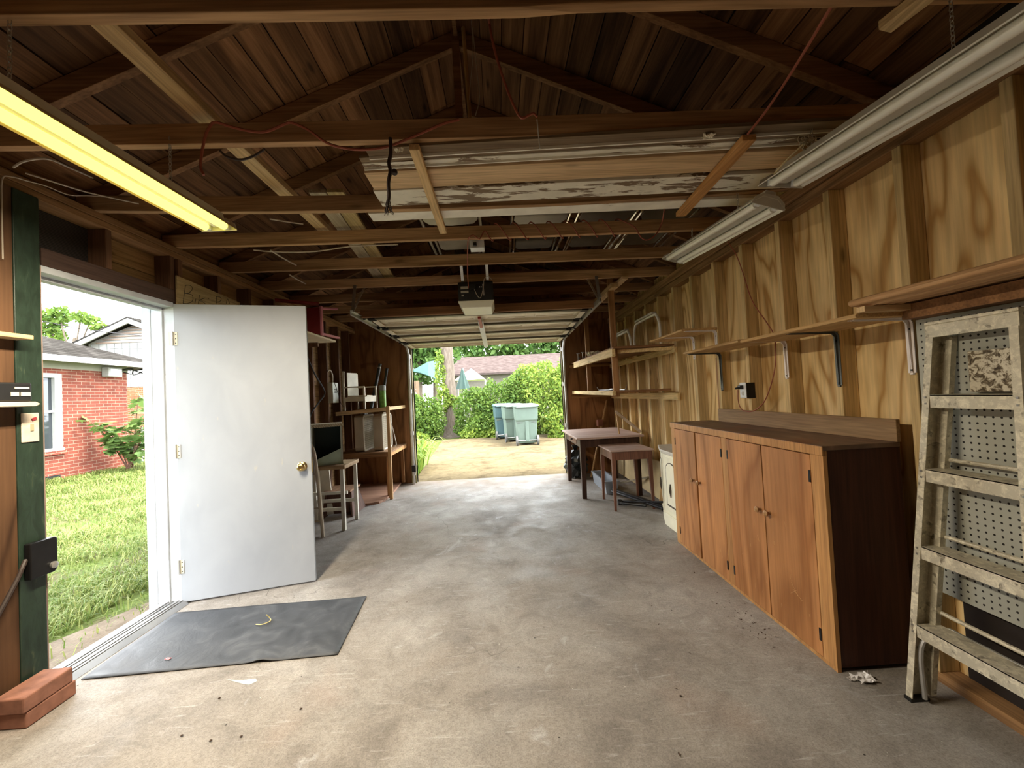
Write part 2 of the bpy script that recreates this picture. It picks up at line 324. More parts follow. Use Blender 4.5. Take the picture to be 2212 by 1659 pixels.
# --- right wall
b = B()
for y0, y1 in ((YF, -.3), (-.298, .92), (.922, 2.14), (2.142, 3.36), (3.362, 4.58), (4.582, 5.8), (5.802, 6.6)): b.box(XRS, XRS+.012, y0, y1, 0, 2.56)
WR = tag(b.build('wall_right', P_right), 'right garage wall of yellow plywood sheathing', 'wall', kind='structure')
B().box(XRS+.0125, XRS+.05, YF, 6.6, -.1, 2.6).build('siding', M_plain, WR)
B().box(XR, XRS-.001, YF, 6.48, 2.30, 2.357).build('top_plate', W_plate, WR, bevel=.006)
B().box(XR-.015, XRS-.001, YF, 6.48, 2.36, 2.438).build('top_plate', W_plate, WR, bevel=.006)
B().box(XR, XRS-.001, YF, 6.48, 0, .042).build('sole_plate', W_plate, WR, bevel=.003)
STUDS = [1.70+.39*k for k in range(-5, 13)]
for y in STUDS: B().box(XR, XRS-.001, y, y+.04, .042, 2.30).build('stud', W_stud, WR, bevel=.003)
B().box(XRS-.012, XRS-.001, -.2, 1.66, .045, .40).build('panel', M_plain, WR, label='dark panel under the pegboard')  # near-black sheet over the lower wall below the pegboard
b = B(); 
for y in (3.26,): b.box(XR+.01, XRS-.001, y+.041, y+.075, .9, 1.52)
b.build('blocking', W_brown_z, WR)

# --- wall with the garage door, wall behind the camera
GX0, GX1, GZ = -1.36, 1.005, 2.10
b = B().box(XLS, GX0-.06, YB, YB+.014, 0, 2.45); b.box(GX1+.06, XRS, YB, YB+.014, 0, 2.45); b.box(XLS, XRS, YB+.001, YB+.013, GZ+.1, 2.45)
b.prism([(XLS, 2.45), (XRS, 2.45), (XRS, RB(XRS)+.09), (RX, RB(RX)+.09), (XLS, RB(XLS)+.09)], YB, YB+.014, lambda a, z, y: (a, y, z))
WB = tag(b.build('wall_back', P_brown), 'far garage wall of reddish brown plywood around the garage door', 'wall', kind='structure')
B().box(XLS, GX0-.0, YB+.015, YB+.1, -.1, 2.5).box(GX1, XRS, YB+.015, YB+.1, -.1, 2.5).box(XLS, XRS, YB+.016, YB+.1, GZ+.02, 3.6).build('siding', M_plain, WB)
M_jamb = wood('greenish_jamb_wood', (.2, .17, .08), (.42, .37, .2), 'z', .7)
t3 = thing('trim_2', 'greenish weathered wooden frame of the garage door opening', 'door frame', (-.17, YB, 0), kind='structure')
B().box(GX0-.075, GX0, YB-.02, YB+.1, 0, GZ+.02).build('jamb', M_jamb, t3, bevel=.003)
B().box(GX1, GX1+.06, YB-.02, YB+.1, 0, GZ+.02).build('jamb', M_jamb, t3, bevel=.003)
B().box(GX0-.075, GX1+.06, YB-.019, YB+.1, GZ+.02, GZ+.12).build('head', W_joist, t3, bevel=.003)
b = B().box(XLS, XRS, YF-.05, YF, 0, 3.6)
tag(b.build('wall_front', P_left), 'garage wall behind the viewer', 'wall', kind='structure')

# --- ceiling: roof boards with rafters, joists and ridge
b = B(); k = math.hypot(1, .42); cx, cz = 1/k, .42/k
for s in (-1, 1):
    d = .01; L = 2.95
    while d < L:
        w_ = .138+rnd.uniform(-.008, .008); cuts = sorted([YF]+[6.9]+[1.17+.585*rnd.randint(-3, 9)+.02 for _ in range(2)])
        for y0, y1 in zip(cuts[:-1], cuts[1:]):
            if y1-y0 < .1: continue
            dz = rnd.uniform(0, .004); P = []
            for a, hh in ((d, 0), (d+w_-rnd.uniform(.003, .008), 0), (d+w_-.005, .02), (d, .02)):
                P.append((RX+s*(a*cx+ (hh)*cz), 3.385+.1+dz-a*cz+hh*cx))
            if s < 0: P = P[::-1]
            b.prism(P, y0, y1-.003, lambda a, z, y: (a, y, z))
        d += w_
CE = tag(b.build('ceiling', W_roof), 'dark board underside of the gable roof', 'ceiling', kind='structure')
b = B().prism([(-2.95, RB(-2.95)+.13), (RX, RB(RX)+.135), (2.65, RB(2.65)+.13), (2.65, RB(2.65)+.2), (RX, RB(RX)+.22), (-2.95, RB(-2.95)+.2)], YF-.05, 6.95, lambda a, z, y: (a, y, z))
b.build('roofing', M_plain, CE)
JY = {k: 1.17+.585*(k-1) for k in range(-3, 10)}
SAG = {1: .012, 2: .022, 3: .055, 4: .008, 5: .006}
def joist_z(k, x): t = (x-XLS)/(XRS-XLS); return 2.457-.017*t-SAG.get(k, .01)*4*t*(1-t)
for k, y in JY.items():
    rings = []
    for i in range(25):
        x = XLS+.01+(XRS-XLS-.03)*i/24; z = joist_z(k, x); wane = 0
        if k == 1 and x > .12: wane = .012*min(1, (x-.12)/.1)
        rings.append([(x, y+wane*.3, z+wane), (x, y+.038-wane, z), (x, y+.038, z+.089), (x, y, z+.089)])
    B().loft(rings).build('joist', W_joist, CE, bevel=.003)
    yr = y+.041
    for s in (-1, 1):
        xe = -2.75 if s < 0 else 2.45; x0 = RX+s*.012
        P = [(x0, RB(x0)), (xe, RB(xe)), (xe, RB(xe)+.097), (x0, RB(x0)+.097)]
        if s > 0: P = P[::-1]
        B().prism(P, yr, yr+.038, lambda a, z, y: (a, y, z)).build('rafter', W_raft, CE, bevel=.002)
B().box(RX-.011, RX+.011, YF, 6.48, RB(RX)-.03, RB(RX)+.1).build('ridge_board', W_raft, CE)
for x in (XLS-.03, XRS+.03): B().box(x-.01, x+.01, YF, 6.6, 2.45, RB(x)+.1).build('eave_board', M_plain, CE)
p, q = onY(989, 40, 2.31), onY(1001, 258, 2.31)
B().bar((p.x-.02, 2.30, 3.4), (q.x-.02, 2.30, joist_z(3, q.x)+.05), .04, .03).build('king_post', W_raft, CE)
# ================================================================ CEILING THINGS
def chain(p, q, parent, r=.0016, link=.02):
    p, q = Vector(p), Vector(q); d = (q-p); N = max(2, int(d.length/(link*.75))); b = B(); u = d.normalized()
    s1 = u.cross(Vector((0, 1, .1))).normalized(); s2 = u.cross(s1)
    for i in range(N):
        c = p+d*((i+.5)/N); s = s1 if i % 2 else s2
        b.tube([c+u*math.cos(a)*link*.5+s*math.sin(a)*link*.27 for a in [2*math.pi*k/8 for k in range(9)]], r, 4, False)
    return b.build('chain', M_galv, parent)
M_tube_on = emit('lit_fluorescent_tube', (1.0, .87, .11), .95)
M_tube_off = flat('unlit_fluorescent_tube', (.8, .8, .74), .25, var=.04)
M_refl = flat('white_enamel_reflector', (.78, .77, .7), .3, var=.05)
M_reflw = flat('lamplit_amber_reflector', (.5, .36, .17), .4, var=.05)  # reflector enamel with the tubes' amber glow painted into its colour
M_house = flat('grey_lamp_housing', (.5, .48, .42), .5, var=.1)
LAMP_W = 30.0
def fixture(name, label, near, far, W, lit, chains=(), roll=0.0):
    near, far = Vector(near), Vector(far); y = (far-near).normalized(); L = (far-near).length
    x = y.cross(Vector((0, 0, 1))).normalized(); z = x.cross(y)
    M = Matrix((( x.x, y.x, z.x, near.x), (x.y, y.y, z.y, near.y), (x.z, y.z, z.z, near.z), (0, 0, 0, 1))) @ Matrix.Rotation(roll, 4, 'Y')
    t = thing(name, label, 'ceiling lamp', near, 'hanging fluorescent strip lamps')
    h = W/2; th = .0025; f = lambda a, zz, yy: M@Vector((a, yy, zz))
    prof = [(-h, 0), (-.42*h, .04), (.42*h, .04), (h, 0)]
    b = B().prism(prof+[(a*1.0, zz+th*2) for a, zz in reversed(prof)], 0, L, f); b.build('reflector', M_refl if not lit else M_reflw, t)
    b = B().prism([(-.4*h, .046), (.4*h, .046), (.3*h, .082), (-.3*h, .082)], .01, L-.01, f); b.prism([(-.22*h, .012), (.22*h, .012), (.3*h, .04), (-.3*h, .04)], .012, L-.012, f)
    b.build('housing', M_house if not lit else M_refl, t, bevel=.002)
    for yy in (0, L-.004): B().prism([(-h, -.004), (h, -.004), (.9*h, .03), (.42*h, .06), (-.42*h, .06), (-.9*h, .03)], yy, yy+.004, f).build('end_plate', M_house if not lit else M_refl, t)
    for s in (-1, 1):
        o = B().tube([M@Vector((s*h*.52, .035, .007)), M@Vector((s*h*.52, L-.035, .007))], .0188, 16).build('tube', M_tube_on if lit else M_tube_off, t, smooth=True)
        for yy in (.012, L-.034): B().cbox(M@Vector((s*h*.52, yy+.011, .016)), (.026, .022, .036), M.to_3x3()).build('socket', M_white, o)
    if lit:
        for sgn in (-1, 1):         # the tubes' own light, leaving below the reflector rim
            ld = bpy.data.lights.new('tube_glow', 'AREA'); ld.energy = LAMP_W*(.36 if sgn < 0 else .64); ld.color = (1, .86, .64); ld.shape = 'RECTANGLE'; ld.size = .04; ld.size_y = L-.1
            lo = bpy.data.objects.new('tube_glow', ld); COL.objects.link(lo); lo.parent = t
            lo.matrix_local = Matrix.Translation(-near) @ M @ T(sgn*.042, L/2, -.012) @ Matrix.Rotation(-sgn*math.radians(6), 4, 'Y')
    for yy, zt_ in chains: e = M@Vector((0, yy, .083)); chain((e.x+.004, e.y, zt_), e, t)
    return t, M
fixture('fluorescent_lamp', 'lit warm yellow twin tube strip lamp hanging above the side doorway', (-1.355, .84, 2.17), (-1.352, 2.06, 2.19), .172, True, [(.92, 2.47), (.35, 2.465)])
fixture('fluorescent_lamp', 'unlit twin tube strip lamp over the ladder, cord along its housing', (1.425, .745, 2.14), (1.44, 1.965, 2.262), .225, False, [(1.02, 2.45), (.447, 2.45)], .06)
fixture('fluorescent_lamp', 'unlit twin tube strip lamp over the shelf brackets, second from the ladder', (1.432, 2.045, 2.205), (1.44, 3.225, 2.305), .18, False, [(.31, 2.44), (.89, 2.45)], .28)

# --- lumber stored overhead
G = 'boards stored overhead on the two hanging strips'
def board(name, label, x0, x1, y0, y1, z0, z1, mat, group=None, skew=0, bev=.003):
    b = B().loft([[(x0, y0, z0), (x0, y1, z0), (x0, y1, z1), (x0, y0, z1)], [(x1, y0-skew, z0), (x1, y1-skew, z0), (x1, y1-skew, z1), (x1, y0-skew, z1)]])
    return tag(b.build(name, mat, bevel=bev), label, 'board', group)
M_peel = peeling('peeling_white_board', (.8, .77, .66), (.2, .14, .09), 'x', .53)
M_peel2 = peeling('white_board_paint', (.85, .83, .74), (.3, .22, .15), 'x', .43)
W_dboard = wood('dark_stored_board', (.13, .085, .05), (.27, .2, .125), 'x', .75)
W_tan = wood('tan_stored_board', (.5, .34, .19), (.72, .52, .31), 'x', .7, .95, 1.05, .5)
zb = 2.402
board('wood_strip', 'pale strip with nails holding up the stored boards, left end', -.337, -.293, 1.745, 2.66, 2.372, 2.40, W_pine_y, 'strips holding the stored boards', .0)
b = B().bar((1.16, 1.75, 2.385), (1.20, 2.53, 2.385), .062, .028)
tag(b.build('wood_strip', W_orange_y, bevel=.003), 'orange brown strip holding up the stored boards, right end', 'board', 'strips holding the stored boards')
def moulding(label, x0, x1, y0, y1, z, parts_):
    t = thing('wood_board', label, 'board', ((x0+x1)/2, y0, z), G)
    for nm, a0, a1, dz, mat in parts_: B().loft([[(x0, a0, z+dz), (x0, a1, z+dz), (x0, a1, z+.03), (x0, a0, z+.03)], [(x1, a0-.1, z+dz), (x1, a1-.1, z+dz), (x1, a1-.1, z+.03), (x1, a0-.1, z+.03)]]).build(nm, mat, t, bevel=.0015)
moulding('thin dark stored board with a white lip, next to the second joist', -.54, 1.62, 1.80, 1.862, zb, (('face', 1.795, 1.853, .012, W_dboard), ('lip', 1.8535, 1.861, 0, M_peel2)))
moulding('dark stored board with a chipped white half, second of the stored boards', -.59, 1.62, 1.866, 1.955, zb, (('face', 1.866, 1.905, .015, W_dboard), ('painted_half', 1.9055, 1.938, .01, M_peel), ('lip', 1.9385, 1.946, 0, M_peel2)))
board('wood_board', 'wide bare tan plank among the stored boards', -.6, 1.66, 1.965, 2.13, zb, zb+.022, W_tan, G, .085)
board('wood_board', 'wide white board with peeling paint among the stored boards', -.61, 1.66, 2.14, 2.315, zb-.001, zb+.021, M_peel, G, .05)
board('wood_board', 'narrow white board on the strip ends beyond the third joist', -.72, 1.62, 2.40, 2.505, zb, zb+.022, M_peel2, G, .03)
board('wood_board', 'long pale board lying lengthwise across the joists, left side', -1.262, -1.18, .2, 3.06, 2.56, 2.60, W_pine_y, None)
for dx, mat, lab in ((0, W_grey_y, 'grey plank lying lengthwise on the joists beside the first folding chair'), (.105, wood('yellowed_plank', (.3, .22, .09), (.6, .47, .24), 'y', .75, .9, 1.1, .4), 'yellowed plank lying lengthwise on the joists, beside the grey plank')):
    b = B().bar((-1.03+dx, 2.45, 2.575), (-1.2+dx, 4.5, 2.57), .098, .022); tag(b.build('wood_board', mat, bevel=.003), lab, 'board', 'planks beside the folding chairs')
p = onZ(1950, 30, 2.425)
b = B().bar((p.x-.02, 1.25, 2.42), (p.x+.1, .75, 2.42), .055, .03); tag(b.build('wood_strip', W_pine_y, bevel=.003), 'short pale stick nailed under the nearest joist', 'board')
# --- folding chairs lying on the joists
M_chairbrown = flat('tan_metal_chair', (.38, .35, .28), .4, .2)
M_chairdark = flat('brown_metal_chair', (.1, .085, .065), .35, .5)
def folding_chair(name, label, x, y, z, mat, w_=.42, fr=M_chrome):
    t = thing(name, label, 'folding chair', (x, y, z), 'folding chairs stored on the joists')
    for s in (-1, 1):
        B().tube([(x+s*w_/2, y, z+.02), (x+s*w_/2, y+.45, z+.012), (x+s*(w_/2-.005), y+.95, z+.012)], .011, 8).build('leg', fr, t, smooth=True)
        B().tube([(x+s*(w_/2-.035), y+.3, z+.035), (x+s*(w_/2-.035), y+.9, z+.035)], .01, 8).build('leg', fr, t, smooth=True)
    B().tube(spline([(x-w_/2, y, z+.02), (x-w_/2+.03, y-.035, z+.02), (x, y-.045, z+.02), (x+w_/2-.03, y-.035, z+.02), (x+w_/2, y, z+.02)]), .011, 8).build('top_rail', fr, t, smooth=True)
    b = B().prism([(-w_/2+.02, -.03), (w_/2-.02, -.03), (w_/2-.015, .1), (w_/2-.05, .17), (0, .195), (-w_/2+.05, .17), (-w_/2+.015, .1)], z+.012, z+.022, lambda a, c, h: (x+a, y+c, h)); b.build('backrest', mat, t, bevel=.003)
    b = B().prism([(-w_/2+.05, .42), (w_/2-.05, .42), (w_/2-.05, .74), (w_/2-.08, .77), (-w_/2+.08, .77), (-w_/2+.05, .74)], z+.04, z+.055, lambda a, c, h: (x+a, y+c, h)); b.build('seat', mat, t, bevel=.004)
    for yy in (.84, .3): B().tube([(x-w_/2+.01, y+yy, z+.02), (x+w_/2-.01, y+yy, z+.02)], .007, 6).build('crossbar', fr, t, smooth=True)
    return t
folding_chair('folding_chair', 'tan metal folding chair lying on the joists left of the outlet', -.29, 2.82, 2.56, M_chairbrown, .42, M_chairbrown)
folding_chair('folding_chair', 'brown folding chair on the joists, second from the left', .36, 2.86, 2.557, M_chairdark)
folding_chair('folding_chair', 'brown folding chair on the joists, third from the left', .84, 2.86, 2.557, M_chairdark)
folding_chair('folding_chair', 'brown folding chair on the joists, nearest the right wall', 1.3, 2.86, 2.557, M_chairdark)

tag(B().box(-.05, 1.05, 4.16, 5.2, 2.552, 2.565).build('hardboard_sheet', W_brown_x), 'brown hardboard sheet lying on the joists beyond the garage door opener', 'board')
# --- garage door, open overhead
D0, D1 = Vector((0, 4.27, 2.215)), Vector((0, 6.33, 2.135)); du = (D1-D0).normalized(); dn = Vector((0, -du.z, du.y))*-1
if dn.z > 0: dn = -dn
gd = thing('door_2', 'white panelled garage door raised open below the joists', 'garage door', D0, kind='structure')
M_gd = flat('garage_door_enamel', (.82, .77, .62), .5, var=.07); M_gdm = flat('door_stiffener', (.13, .115, .075), .5, .2)
LD = (D1-D0).length; gx0, gx1 = -1.335, .985
def dp(x, a, h): return Vector((x, 0, 0))+D0+du*a+dn*h
for k in range(4):
    a0, a1 = k*LD/4+.003, (k+1)*LD/4-.003; b = B()
    f = lambda x, a, h: dp(x, a, h)
    b.prism([(gx0, a0), (gx1, a0), (gx1, a1), (gx0, a1)], 0, .006, f)
    for q in (a0, a1-.03): b.prism([(gx0, q), (gx1, q), (gx1, q+.03), (gx0, q+.03)], .006, .035, f)
    o = b.build('section', M_gd, gd)
    for j in range(4):
        x0 = gx0+.08+j*(gx1-gx0-.1)/4; x1 = x0+(gx1-gx0-.1)/4-.09
        if j >= 2: x0 += .03; x1 += .03
        ym, yM = a0+.09, a1-.09; bb = B()
        for (p0, p1, q0, q1) in ((x0, x1, ym, ym+.02), (x0, x1, yM-.02, yM), (x0, x0+.02, ym, yM), (x1-.02, x1, ym, yM)): bb.prism([(p0, q0), (p1, q0), (p1, q1), (p0, q1)], .006, .014, f)
        bb.prism([(x0+.05, ym+.05), (x1-.05, ym+.05), (x1-.05, yM-.05), (x0+.05, yM-.05)], .006, .013, f); bb.build('raised_panel', M_gd, o)
    for x in (gx0+.03, (gx0+gx1)/2, gx1-.03): B().prism([(x-.03, a0), (x+.03, a0), (x+.03, a1), (x-.03, a1)], .035, .04, f).build('stile', M_gd if x != gx0 else M_gd, o)
    if k:
        for x in (gx0+.03, (gx0+gx1)/2, gx1-.03): B().prism([(x-.025, a0-.04), (x+.025, a0-.04), (x+.025, a0+.035), (x-.025, a0+.035)], .04, .052, f).build('hinge', M_blackmetal, gd)
    for s, x in ((-1, gx0-.005), (1, gx1+.005)):
        B().tube([dp(x, a0+.05, .03), dp(x+s*.06, a0+.05, .03)], .007, 8).tube([dp(x+s*.03, a0+.05, .03), dp(x+s*.05, a0+.05, .03)], .022, 10).build('roller', M_blackmetal, gd)
        B().cbox(dp(x-s*.045, a0+.05, .052), (.07, .09, .02)).build('roller_bracket', M_blackmetal, gd)
for a in (.012, LD/4+.02, 2*LD/4+.02, 3*LD/4+.02): B().prism([(gx0, a), (gx1, a), (gx1, a+.05), (gx0, a+.05)], .036, .058, dp).build('strut', M_gdm, gd)
B().prism([(gx0-.05, -.05), (gx1+.05, -.05), (gx1+.05, -.012), (gx0-.05, -.012)], -.03, .05, dp).build('strut', W_brown_x, gd, label='brown wooden strut along the top edge')
B().prism([(gx0, LD), (gx1, LD), (gx1, LD+.035), (gx0, LD+.035)], -.01, .045, dp).build('bottom_rail', peeling('red_peeling_rail', (.6, .5, .35), (.35, .07, .04), 'x', .45), gd)
xm = (gx0+gx1)/2
B().prism([(xm-.03, .3), (xm+.03, .3), (xm+.03, LD+.02), (xm-.03, LD+.02)], .06, .075, dp).build('arm', M_white, gd)
B().prism([(xm-.016, .02), (xm+.016, .02), (xm+.016, .5), (xm-.016, .5)], .078, .1, dp).build('release_arm', flat('red_arm_paint', (.35, .03, .02), .5), gd)
b = B().cbox(dp(xm-.01, LD+.01, .06), (.03, .03, .03)); b.build('lock_block', flat('red_block', (.3, .02, .02), .5), gd)
for s, x, lab in ((-1, -1.385, 'galvanised garage door track on the left side of the opening'), (1, 1.035, 'galvanised garage door track on the right side of the opening')):
    t = thing('door_track', lab, 'track', (x, 6.40, 0), 'garage door tracks')
    pts = [Vector((x, 6.41, 0)), Vector((x, 6.41, 1.9))]+[Vector((x, 6.41-.24*(1-math.cos(a)), 1.9+.24*math.sin(a))) for a in (.3, .6, .9, 1.2, 1.5)]+[Vector((x, 5.9, 2.147)), Vector((x, 3.96, 2.19 if s > 0 else 2.165))]
    b = B(); rings = []
    for i, p in enumerate(pts):
        tg = (pts[min(i+1, len(pts)-1)]-pts[max(i-1, 0)]).normalized(); nn = Vector((0, -tg.z, tg.y)); c = Vector((1, 0, 0))
        rings.append([p+c*i_+nn*j_ for i_, j_ in ((-.012, -.025), (.012, -.025), (.012, -.02), (-.007, -.02), (-.007, .02), (.012, .02), (.012, .025), (-.012, .025))])
    b.loft(rings).build('rail', M_galv, t)
    jb = 6; top = Vector((x+(.09 if s < 0 else -.09), 4.43, joist_z(6, x)+.04)); e = Vector((x, 4.0, 2.18))
    b = B().bar(e, (top.x, top.y-.28, top.z), .03, .005); b.build('hanger_strap', M_galv, t)
    B().bar(e, (e.x-.0, 4.09, joist_z(6, x)+.02), .03, .005, (0, 1, 0)).build('hanger_strap', M_galv, t)
    b = B()
    for z in (.12, .75, 1.4, 1.95): b.box(x-.028, x+.012, 6.43, 6.482, z, z+.06)
    b.build('bracket', M_galv, t)
    B().box(x-.02, x+.04, 6.36, 6.43, .19, .29).build('roller_bracket', M_blackmetal, t)

# --- opener
t = thing('garage_door_opener', 'black and white garage door opener hanging from the joists', 'opener', (-.17, 3.92, 2.2))
B().box(-.335, -.012, 3.75, 4.14, 2.178, 2.36).build('body', M_black, t, bevel=.012)
def fo(a, z, y): return (a, y, z)
b = B().loft([[(-.305, 3.745, 2.115), (-.035, 3.745, 2.115), (-.035, 4.1, 2.115), (-.305, 4.1, 2.115)], [(-.342, 3.735, 2.18), (-.006, 3.735, 2.18), (-.006, 4.15, 2.18), (-.342, 4.15, 2.18)]])
b.build('light_cover', flat('milky_light_cover', (.8, .8, .68), .35, var=.03), t, bevel=.006)
for z0, z1, x0, x1 in ((2.29, 2.315, -.31, -.24), (2.255, 2.275, -.31, -.24), (2.225, 2.24, -.305, -.285)): B().box(x0, x1, 3.747, 3.75, z0, z1).build('sticker', flat('grey_sticker', (.45, .44, .38), .6), t)
B().box(-.225, -.175, 3.715, 3.75, 2.28, 2.325).build('plug', M_black, t, bevel=.004)
B().bar((-.105, 3.745, 2.33), (-.1, 3.745, 2.225), .012, .004, (0, 1, 0)).build('antenna', M_galv, t)
b = B()
for x in (-.14, -.125): b.box(x, x+.007, 3.744, 3.75, 2.3, 2.31)
b.build('terminal', M_white, t)
B().bar((-.17, 4.1, 2.31), (-.17, 6.45, 2.3), .035, .03).build('rail', M_galv, t)
for x in (-.29, -.06):
    B().bar((x, 3.78, 2.355), (x, 3.66, joist_z(5, x)+.05), .025, .004).build('hanger_strap', M_galv, t)
    B().bar((x, 4.1, 2.355), (x, 4.085, joist_z(6, x)+.05), .025, .004, (1, 0, 0)).build('hanger_strap', M_galv, t)
B().tube(spline([(-.19, 3.74, 2.3), (-.16, 3.72, 2.22), (-.13, 3.72, 2.2), (-.1, 3.73, 2.3), (-.09, 3.73, 2.37), (-.05, 3.72, 2.39), (-.02, 3.72, 2.36)]), .003, 6).build('wire', M_cordw, t)
t = thing('outlet_box', 'white outlet box with a black plug under the fourth joist', 'outlet', (-.12, 3.02, 2.42))
B().box(-.165, -.06, 3.0, 3.09, 2.395, 2.455).build('box', M_white, t, bevel=.004)
B().box(-.14, -.115, 2.975, 3.0, 2.405, 2.43).build('plug', M_black, t, bevel=.003)

# --- cables
def cable(name, label, pts, r, mat, cat='cable', group=None, n=6, k=6):
    return tag(B().tube(spline(pts, k), r, n).build(name, mat, smooth=True), label, cat, group)
yj = 1.735; F = lambda L, Y=1.735: [onY(a, c, Y) for a, c in L]
cable('extension_cord', 'red brown cord drooping along the second joist above the lit lamp', F([(440, 378), (433, 355), (442, 300), (452, 275), (465, 264), (500, 274), (540, 283), (575, 284), (615, 268), (630, 265), (665, 280), (705, 308), (745, 320), (790, 323), (840, 316), (900, 292), (955, 268), (992, 258)]), .0055, M_cord)
cable('extension_cord', 'short dark cord looping below the second joist', F([(475, 325), (490, 338), (520, 345), (548, 337), (570, 323)], 1.79), .005, M_dcord)
cable('extension_cord', 'red cord hanging from the ridge in front of the second joist', [onY(1048, 15, 1.26)]+F([(1056, 43), (1062, 80), (1076, 135), (1098, 200), (1117, 243), (1128, 255), (1140, 250), (1152, 245), (1160, 252)], 1.70), .0055, M_cord)
cable('extension_cord', 'red cord stretched tight from nearest joist to the orange strip', [onY(1797, 12, 1.2), onY(1720, 140, 1.45), onY(1660, 232, 1.62), onY(1615, 290, 1.735)], .0055, M_cord)
pts = []; xs0, xs1 = .0, 1.02; NL = 8
pts += [onY(1012, 622, 3.74), onY(1010, 590, 3.5), onY(1010, 540, 3.1), onY(1012, 516, 2.9), onY(1022, 508, 2.89), onY(1036, 516, 2.89)]
for i in range(NL*8):
    a = 2*math.pi*i/8; x = -.05+1.02*i/(NL*8)+.02*math.sin(a); zc = joist_z(4, x)+.045
    pts.append(Vector((x, 2.939-.031*math.cos(a)*1.1-.004, zc-.063*math.sin(a)-.004)))
pts += [onY(1370, 490, 2.89), onY(1385, 513, 2.89), onY(1400, 518, 2.89), onY(1418, 505, 2.89), onY(1430, 480, 2.88), onY(1435, 452, 2.7)]
cable('extension_cord', 'red brown cord wound around the fourth joist down to the opener', pts, .0045, M_cord, k=3)
cable('wire', 'thin grey wire dangling beside the king post', [onY(1018, 45, 2.2), onY(1022, 110, 2.2), onY(1016, 180, 2.2), onY(1014, 215, 2.2)], .0025, M_cordw)
cable('wire', 'second thin wire dangling beside the king post, nearer the red cord', [onY(1021, 60, 2.21), onY(1030, 150, 2.21), onY(1036, 210, 2.21), onY(1027, 250, 2.21)], .0025, M_cordw)
cable('white_string', 'short white string hanging below the second joist', [onY(1160, 258, 1.73), onY(1163, 290, 1.72), onY(1166, 320, 1.72)], .0025, M_white)
p, q = onY(1000, 48, 2.26), onY(1015, 252, 2.26)
tag(B().tube([(p.x, 2.26, 3.38), (q.x, 2.26, q.z-.02)], .011, 8).build('wood_pole', W_pine_z, smooth=True), 'thin pale pole hanging beside the dark king post', 'pole')
# frayed rope
t = thing('rope', 'frayed dark rope hanging with a knot beside the stored boards', 'rope', onY(843, 300, 1.73))
P = F([(843, 298), (844, 330), (840, 352), (843, 370), (839, 395), (840, 420), (839, 432)], 1.73)
B().tube(spline(P), .008, 7).build('strand', M_dcord, t, smooth=True)
c = onY(852, 372, 1.725); b = B().lathe([(.002, -.014), (.012, -.008), (.014, 0), (.011, .009), (.002, .014)], T(*c), 10); b.build('knot', M_dcord, t, smooth=True)
b = B()
for i in range(16): b.tube([P[-1]+Vector((0, 0, .02)), P[-1]+Vector((rnd.uniform(-.012, .012), rnd.uniform(-.008, .008), -.02)), P[-1]+Vector((rnd.uniform(-.022, .022), rnd.uniform(-.01, .01), -.055+rnd.uniform(-.015, .01)))], .0015, 4)
b.build('frayed_end', M_dcord, t)
# pale cables on the left eave
cable('cable', 'pale cable arching above the green post', [onY(28, 362, 1.9), onY(48, 350, 1.9), onY(80, 343, 1.92), onY(110, 345, 1.95), onY(150, 362, 2.1), onY(200, 384, 2.25)], .005, M_cordw, group='cables along the left eave')
cable('cable', 'pale cable running along the eave from the post to third joist', [onY(55, 374, 1.95), onY(100, 388, 2.0), onY(150, 404, 2.1), onY(200, 418, 2.2), onY(300, 440, 2.32)], .004, M_cordw, group='cables along the left eave')
cable('cable', 'thin cable looping from the brown panel over the green post', [onX(6, 560, -2.19), onX(4, 450, -2.19), onX(5, 387, -2.19), onX(25, 382, -2.18), onX(60, 391, -2.17), onX(100, 402, -2.2), onY(150, 421, 2.2), onY(200, 423, 2.3), onY(300, 432, 2.4)], .003, M_cordw, group='cables along the left eave')
cable('cable', 'pale cable sagging under the fourth joist toward the open door', [onZ(548, 540, 2.445), onZ(600, 544, 2.43), onZ(680, 543, 2.43), onZ(760, 532, 2.435), onZ(860, 528, 2.447)], .005, M_cordw)
for (a, c_, d, e, la) in ((585, 428+113, 640, 573, 'pale brace wire from fourth to fifth joist above the door'), (625, 593, 660, 613, 'pale brace wire from fifth to sixth joist above the shelf')):
    y0, y1 = (2.96, 3.5) if la.find('fourth to') > 0 else (3.54, 4.09)
    cable('cable', la, [onY(a, c_, y0+.0), onY((a+d)/2, (c_+e)/2+1, (y0+y1)/2), onY(d, e, y1)], .006, M_cordw, group='cables between the joists')
cable('cable', 'pale cable under third joist beside the long pale board', [onY(583, 473, 2.39), onY(620, 479, 2.45), onY(655, 484, 2.5)], .004, M_cordw, group='cables between the joists')
cable('cable', 'dark cord running along the housing of the lamp over the ladder', [onY(2085, 95, 1.3), onY(2040, 140, 1.32), onY(1990, 185, 1.42), onY(1930, 240, 1.5), onY(1880, 280, 1.6), onY(1835, 305, 1.7), onY(1795, 304, 1.75), onY(1765, 300, 1.76)], .0045, M_dcord)
t = thing('twine', 'tangle of pale twine tied near the end of the ladder lamp', 'twine', onY(1740, 305, 1.74))
b = B()
for i in range(7):
    c = onY(1742, 305, 1.73); b.tube(spline([c+Vector((rnd.uniform(-.035, .035), rnd.uniform(-.015, .015), rnd.uniform(-.03, .03))) for _ in range(6)], 4), .0016, 4)
b.build('tangle', flat('twine_fibre', (.45, .38, .26), .8), t); B().tube(spline([onY(1735, 312, 1.73), onY(1700, 345, 1.78), onY(1673, 375, 1.85)]), .004, 5).build('tail', flat('twine_tail', (.6, .5, .3), .8), t)
